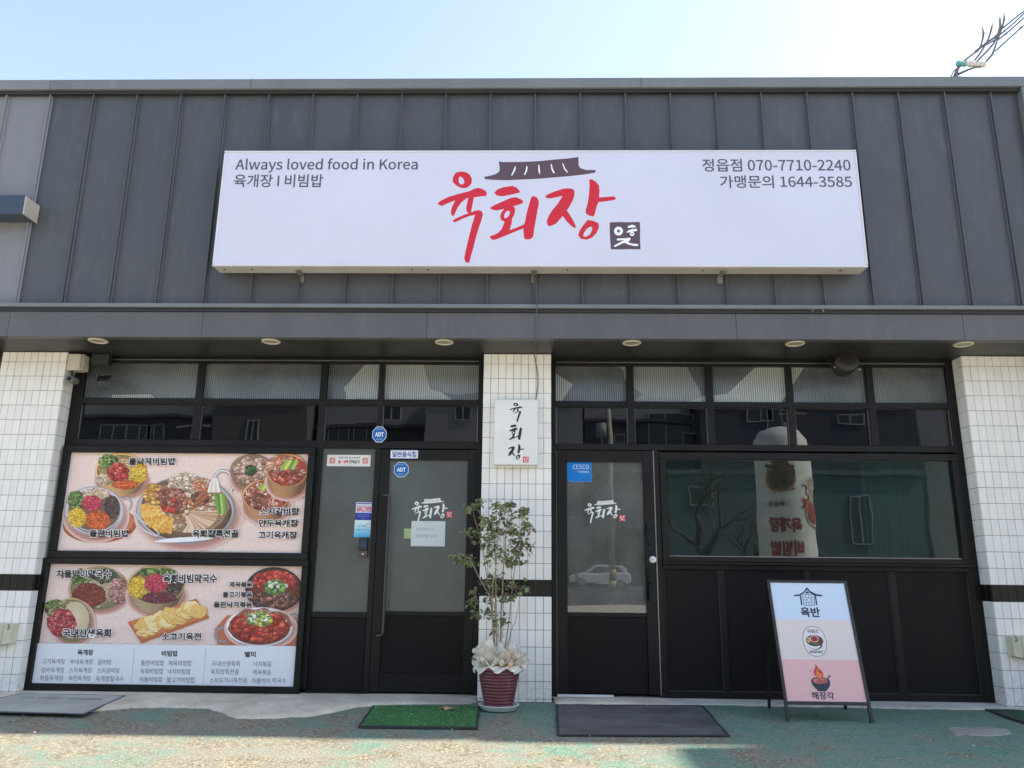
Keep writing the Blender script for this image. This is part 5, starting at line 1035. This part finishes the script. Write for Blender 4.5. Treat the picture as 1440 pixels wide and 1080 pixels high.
p.poly([O1, [(oc[0] + (x - oc[0]) * .965, oc[1] + (y - oc[1]) * .97) for x, y in O1]], (70, 62, 66)); p.nl(); p.poly([(oc[0] + (x - oc[0]) * .955, oc[1] + (y - oc[1]) * .96) for x, y in O1], (230, 222, 220)); p.nl()
p.ell(oc[0], oc[1] + 3.2, 9.4, 8.2, (70, 70, 76), 24); p.nl(); p.ell(oc[0] - 1, oc[1] + 3, 8.4, 7.4, (226, 226, 228), 24); p.nl(); p.ell(oc[0], oc[1] - .8, 11.2, 7.6, (44, 36, 34), 28); p.nl(); p.ell(oc[0], oc[1] - .8, 10.2, 6.7, (116, 62, 46), 24); p.nl()
p.chunks(oc[0] - 7, oc[1] - 1.5, 2.6, 3, [(206, 172, 66), (222, 190, 90)], 14, 1.1).chunks(oc[0] - 1, oc[1] + 3.8, 5.5, 1.6, [(96, 118, 56), (70, 88, 44)], 16, 1.).chunks(oc[0] + 6.5, oc[1] - .5, 2.6, 3.4, [(136, 64, 44), (112, 50, 36)], 14, 1.1); p.nl(); p.ell(oc[0], oc[1] - 3.2, 5.4, 4.6, (222, 206, 198), 22); p.nl(); p.ell(oc[0], oc[1] - 3.2, 4.6, 3.9, (186, 46, 52), 20); p.strands(oc[0], oc[1] - 3.2, 3.4, 2.6, [(214, 90, 84), (150, 30, 40)], 16, 2, .4)
p.nl(); p.text('비빔즈', oc[0] - 7.2, oc[1] - 16.2, oc[0] + 7.2, oc[1] - 11, (60, 54, 58), .02); p.text('BIBIMZ', oc[0] - 8.5, oc[1] + 12.4, oc[0] + 8.5, oc[1] + 15.8, (60, 54, 58), .03)
bc = M7(440, 750); NAVY = (40, 46, 66); p.nl()
B7 = lambda P: [(bc[0] + (u - 390) / 9 * .79 * 1.22, bc[1] + (v - 760) / 9 * .82 * 1.22) for u, v in P]
p.poly(B7([(280, 745), (290, 722), (320, 705), (380, 698), (440, 700), (485, 712), (505, 735), (500, 790), (470, 830), (438, 862), (350, 862), (318, 828), (290, 790)]), NAVY); p.nl()
p.poly(B7([(300, 745), (310, 725), (350, 712), (400, 708), (460, 716), (482, 730), (478, 752), (440, 768), (380, 774), (330, 768)]), (214, 116, 96)); p.nl(); p.chunks(*B7([(390, 742)])[0], 7.5, 2.2, [(232, 138, 112), (196, 86, 70)], 26, 1.1); p.nl()
p.stroke(B7([(470, 745), (490, 705), (520, 680)]), [.9, 1.2, 2.6], NAVY); p.poly(B7([(365, 540), (385, 575), (405, 620), (412, 600), (435, 640), (438, 680), (420, 705), (385, 712), (355, 700), (330, 665), (328, 630), (348, 600), (362, 575)]), (206, 66, 48)); p.nl()
p.poly(B7([(372, 600), (385, 635), (405, 660), (420, 650), (425, 680), (410, 702), (380, 706), (355, 690), (350, 655), (365, 635)]), (238, 130, 72)); p.nl(); p.ell(*B7([(290, 628)])[0], 1.1, .8, (120, 96, 104), 8); p.ell(*B7([(313, 672)])[0], .8, .6, (120, 96, 104), 8); p.nl()
q0 = M7(383, 812); q1 = M7(530, 862); p.text('해장각', q0[0] - .8, q0[1] - .3, q1[0] + .8, q1[1] + .3, (44, 44, 60), .02)
p.build('printed_logos', PRINT, AF)

# ================================================================== INFLATABLE ADVERTISING PILLAR (seen in the window glass)
VB = 12.0; a = at(1070, 700, VB); c = at(1150, 700, VB); bxc, br, by = (a.x + c.x) / 2, (c.x - a.x) / 2, -12.0; zt = at(1110, 598, VB).z
BN = thing('inflatable_pillar', 'white inflatable advertising pillar with food pictures and red lettering reflected in the wide window', 'inflatable sign', (bxc, by, 0))
mb = MB(); mb.lathe([(br * .9, .0), (br, .3), (br, 1.5), (br * .99, zt - .75), (br * .93, zt - .35), (br * .7, zt - .08), (br * .3, zt), (0, zt + .01)], (bxc, by, 0), 32); mb.build('body', pm('white inflated fabric', (.74, .72, .70), .6, bump=.2, bscale=6, bdist=.03), BN, smooth=True)
def BX_(u, v, d):
    t_ = (u - 50) / 50 * 1.15; r = br + .004 + d; return (bxc - r * math.sin(t_) , by + r * math.cos(t_), zt - .9 - v / 100 * 2.6)
p = Print(BX_); p.layer(.004); bowl(p, 66, 14, 22, 12, (96, 98, 52), (120, 80, 60), (110, 114, 70), 5, 3); p.chunks(66, 14, 17, 9, [(120, 70, 56), (150, 96, 76), (84, 104, 50)], 90, 3); p.layer(.012); bowl(p, 16, 48, 15, 12, (60, 56, 54), (190, 80, 60), None, 0, 2); p.chunks(16, 48, 10, 9, REDM, 30, 2.5); p.layer(.02); bowl(p, 16, 24, 10, 8, (150, 140, 130), (180, 170, 160), None, 0, 2)
p.build('food_picture', PRINT, BN)
p = Print(BX_); p.layer(.004); p.text('푸짐한', 62, 40, 88, 45, (90, 60, 60), .02); p.text('육개장', 40, 54, 90, 68, (160, 70, 70), .05); p.text('비빔밥', 40, 76, 90, 90, (160, 70, 70), .05); p.build('red_lettering', PRINT, BN)

# ================================================================== ACROSS THE STREET (seen in the glass)
def far_wall(name, c): return pm(name, c, .85, var=.12, scale=.3, bump=.2, bscale=8, bdist=.02)
WF = pm('white window frame far', (.38, .38, .37), .5); FG = pm('far dark pane', (.03, .035, .045), .08)
def far_building(x0, x1, y, h, mat, label, wins, top=None, topmat=None):
    F = thing('apartment_building', label, 'building', ((x0 + x1) / 2, y, 0)); bx('wall', x0, x1, y - 10, y, 0, top or h, mat, F, 0)
    if top: bx('upper_wall', x0 + .02, x1 - .02, y - 10, y + .01, top + .25, h, topmat, F, 0); bx('cornice', x0 - .2, x1 + .2, y - 10, y + .5, top, top + .25, mat, F, 0)
    bx('roof', x0 - .2, x1 + .2, y - 10.1, y + .25, h, h + .35, mat, F, 0)
    src = None
    for wx, wz, ww, wh in wins:
        mb = MB()
        for q in (-ww / 2, -.04, ww / 2 - .08): mb.box(wx + q, wx + q + .08, y + .02, y + .12, wz - wh / 2, wz + wh / 2)
        for q in (-wh / 2, wh / 2 - .08): mb.box(wx - ww / 2, wx + ww / 2, y + .025, y + .115, wz + q, wz + q + .08)
        fr = mb.build('window', WF, F); mb = MB(); mb.box(wx - ww / 2 + .02, wx + ww / 2 - .02, y + .015, y + .06, wz - wh / 2 + .02, wz + wh / 2 - .02); mb.build('pane', FG, fr)
    return F
VY = 60
def vw(px, py, ww, wh): q = at(px, py, VY); return (q.x, q.z, ww, wh)
slate = far_wall('navy render', (.055, .06, .085)); slate2 = far_wall('dark grey render', (.10, .10, .105)); lite = far_wall('grey render', (.24, .245, .26)); blu = far_wall('blue grey render', (.12, .155, .18)); brn = far_wall('brown grey render', (.09, .08, .08))
far_building(-52, -28, -60, 22, slate, 'navy apartment block with paler top floors reflected at the far left', [vw(156, 608, 2.4, 1.7), vw(193, 608, 2.4, 1.7), vw(216, 608, 1.6, 1.7), (-36, 7, 2, 1.6), (-40, 7, 2, 1.6), (-33, 4, 2, 1.6)], 14.2, lite)
far_building(-27.6, -19.5, -58, 15.6, slate2, 'plain grey block beside the navy apartment block', [(-24, 12.2, 1.2, 3.2), (-24, 8, 1.2, 1.6), (-21.5, 8, 1.2, 1.6)])
far_building(-19, -9.2, -60, 22, slate, 'navy block with pale upper floor reflected left of the middle', [vw(476, 610, 2.0, 2.2), vw(513, 610, 2.0, 2.2), (-16, 9, 2, 1.7), (-10, 9, 2, 1.7), (-16, 6, 2, 1.7), (-10, 6, 2, 1.7)], 13.4, lite)
far_building(-9, 4.6, -57, 15.6, lite, 'light grey narrow block reflected beside the middle pillar', [vw(560, 588, 1.4, 1.5), vw(655, 585, 1.4, 2.0), (-1.6, 9.5, 1.4, 1.5), (2.5, 9.5, 1.4, 1.5)])
far_building(5, 14.5, -60, 22, slate, 'navy block with a low grey cornice reflected over the right door', [vw(863, 617, 2.1, 1.0), vw(937, 607, 3.0, 3.6), vw(977, 595, 2.2, 1.8)], 14.0, lite)
far_building(14.8, 33.5, -58, 15.9, slate, 'tall navy block reflected over the wide window', [vw(1061, 585, 2.2, 1.8), vw(1092, 610, 2.6, 3.8), vw(1186, 594, 2.3, .9), (22, 8, 2, 1.7), (28, 8, 2, 1.7)])
far_building(34, 60, -60, 22, lite, 'light grey block reflected at the far right', [(40, 9, 2, 1.7), (46, 9, 2, 1.7)])
far_building(5.5, 30, -52, 8.5, blu, 'low blue grey building with long windows reflected in the wide window', [(9.6, 6.6, 1.9, 2.2), (13.2, 6.8, 1.9, 1.6), (20.5, 5.6, 1.6, 4), (25.2, 5.2, 1.6, 3.6), (21.5, 2, 1.8, 1.4), (9, 2.5, 1.8, 2.0)])
def pole(x, y, h, label):
    P = thing('utility_pole', label, 'pole', (x, y, 0)); mb = MB(); mb.tube([(x, y, 1.6), (x, y, h)], [.19, .13], 12); mb.build('shaft', pm('concrete pole', (.42, .39, .33), .85), P, smooth=True)
    for i in range(5): mb = MB(); mb.lathe([(.197, .32 * i), (.197, .32 * i + .319)], (x, y, 0), 12, cap=True); mb.build('warning_band', pm('yellow band', (.6, .42, .03), .5) if i % 2 else CHAR, P, smooth=True)
    bx('crossarm', x - 1.1, x + 1.1, y - .06, y + .06, h - .8, h - .68, CONC_D, P, 0); bx('crossarm', x - .9, x + .9, y - .06, y + .06, h - 1.8, h - 1.68, CONC_D, P, 0)
    mb = MB(); mb.lathe([(.28, 0), (.28, .8), (0, .85)], (x - .5, y + .1, h - 3.2), 12); mb.build('transformer', CONC_D, P, smooth=True)
pole(-21.3, -40, 10.6, 'concrete utility pole reflected in the second row panes on the left'); pole(5.05, -40, 12.5, 'concrete utility pole with yellow bands reflected in the right door'); pole(17.2, -42, 13, 'concrete utility pole reflected above the banner')
def bare_tree(x, y, h, seed, label, name='bare_tree'):
    T_ = thing(name, label, 'tree', (x, y, 0)); r_ = random.Random(seed); tr = MB(); cr = MB()
    def grow(p0, d, l, r, k):
        P = [p0]; dd = d.copy()
        for i in range(4): dd = (dd + Vector((r_.gauss(0, .13), r_.gauss(0, .13), r_.gauss(.03, .08)))).normalized(); P.append(P[-1] + dd * l / 4)
        (tr if k == 0 else cr).tube([tuple(q) for q in P], [r * (1 - .35 * i / 4) for i in range(5)], 7 if k < 2 else 5, cap=k < 2)
        if k < 5:
            for j in range(3 if k < 3 else 2):
                a = P[-1] if j == 0 else P[r_.choice((2, 3, 4))]; sp = Vector((r_.gauss(0, 1), r_.gauss(0, .8), r_.gauss(.1, .5))).normalized(); grow(a, (dd + sp * .75).normalized(), l * r_.uniform(.62, .82), r * r_.uniform(.5, .66), k + 1)
    grow(Vector((x, y, 0)), Vector((0, 0, 1)), h * .28, h * .026, 0); bk = pm('dark winter bark', (.10, .085, .065), .85, bump=.5)
    tr.build('trunk', bk, T_, smooth=True); cr.build('crown', bk, T_, smooth=True)
bare_tree(7.9, -25, 8.6, 5, 'bare winter tree reflected in the left half of the wide window'); bare_tree(10.2, -30, 5.4, 8, 'smaller bare tree reflected beside the banner'); bare_tree(3.4, -44, 5.0, 12, 'dark shrubby tree reflected behind the white car'); bare_tree(6.3, -49, 5.5, 15, 'dense dark tree reflected right of the white car')
CAR = thing('parked_car', 'white hatchback parked across the street and reflected in the right door', 'car', (4.85, -46.5, 0)); cw = pm('white car paint', (.72, .73, .74), .2, coat=.5, var=.02); yc = -46.5
def extr(P, y0, y1): mb = MB(); mb.ring([[(4.85 + a, y0, b) for a, b in P], [(4.85 + a, y1, b) for a, b in P]]); return mb
extr([(-2.1, .35), (2.0, .35), (2.1, .5), (2.1, .95), (2.0, 1.05), (1.85, 1.1), (-1.0, 1.05), (-1.9, .9), (-2.1, .75)][::-1], yc - .88, yc + .88).build('body', cw, CAR, bevel=.07)
extr([(-.95, 1.04), (1.85, 1.08), (1.75, 1.35), (1.4, 1.58), (.2, 1.62), (-.3, 1.52)][::-1], yc - .76, yc + .76).build('cabin', cw, CAR, bevel=.06)
for P_ in ([(-.72, 1.10), (.42, 1.12), (.42, 1.5), (-.2, 1.46)], [(.5, 1.12), (1.5, 1.14), (1.45, 1.32), (1.2, 1.48), (.5, 1.51)]): extr(P_[::-1], yc + .755, yc + .772).build('window', FG, CAR)
for x in (-1.3, 1.3):
    mb = MB(); mb.lathe([(.0, .70), (.33, .70), (.34, .72), (.34, .88), (.31, .90), (0, .90)], (4.85 + x, yc, .34), 22, 'Y'); wh = mb.build('wheel', CHAR, CAR, smooth=False); mb = MB(); mb.lathe([(.22, .901), (.22, .91), (.05, .905), (0, .92)], (4.85 + x, yc, .34), 12, 'Y'); mb.build('rim', GRAPHITE, wh)
bx('tail_light', 6.93, 6.96, yc + .55, yc + .85, .85, 1.02, pm('red tail lamp', (.5, .03, .03), .3), CAR, .01); bx('headlight', 2.74, 2.77, yc + .5, yc + .85, .66, .8, WHT, CAR, .01)
# evergreen hedge behind the car
mb = MB(); r_ = random.Random(17)
for i in range(5200):
    x_ = r_.uniform(2.2, 9.5); hi = 1.2 + 3.6 * max(0, 1 - abs(x_ - 6.6) / 2.6) ** .5 + .5 * math.sin(x_ * 5); c = Vector((x_, r_.uniform(-50.5, -48.6), .1 + (hi - .1) * r_.random() ** .8)); d = Vector((r_.gauss(0, 1), r_.gauss(0, 1), r_.gauss(0, 1))).normalized() * .22; e = d.orthogonal().normalized() * .16; mb.face([c - d, c - e, c + d, c + e])
tag(mb.build('hedge', leaf_mat('hedge leaf', (.03, .05, .025)), loc=(6, -49.5, 0)), 'tall dark evergreen hedge behind the white car across the street', 'hedge')
# unseen blocks added at the right to keep the sun off the ground there
NB = thing('sun_blocker', 'plain grey block added out of view at the right to block the sun', 'building', (9, 4, 0))
bx('wall', 5.35, 16, -.5, 8, 0, 5.85, CONC_D, NB, 0); bx('parapet', 5.3, 16, -.55, 8, 5.851, 5.95, TRIM, NB, 0)
NW = thing('shade_block', 'plain cream block added out of view at the right to shade the ground', 'building', (9.6, -4, 0))
bx('wall', 7.2, 12, -2.15, -.56, 0, 6.2, pm('cream bounce render', (.62, .57, .47), .9), NW, 0); bx('parapet', 7.1, 12.1, -2.25, -.56, 6.2, 6.45, TRIM, NW, 0)  # added shading block, kept shallow and painted pale to bounce light
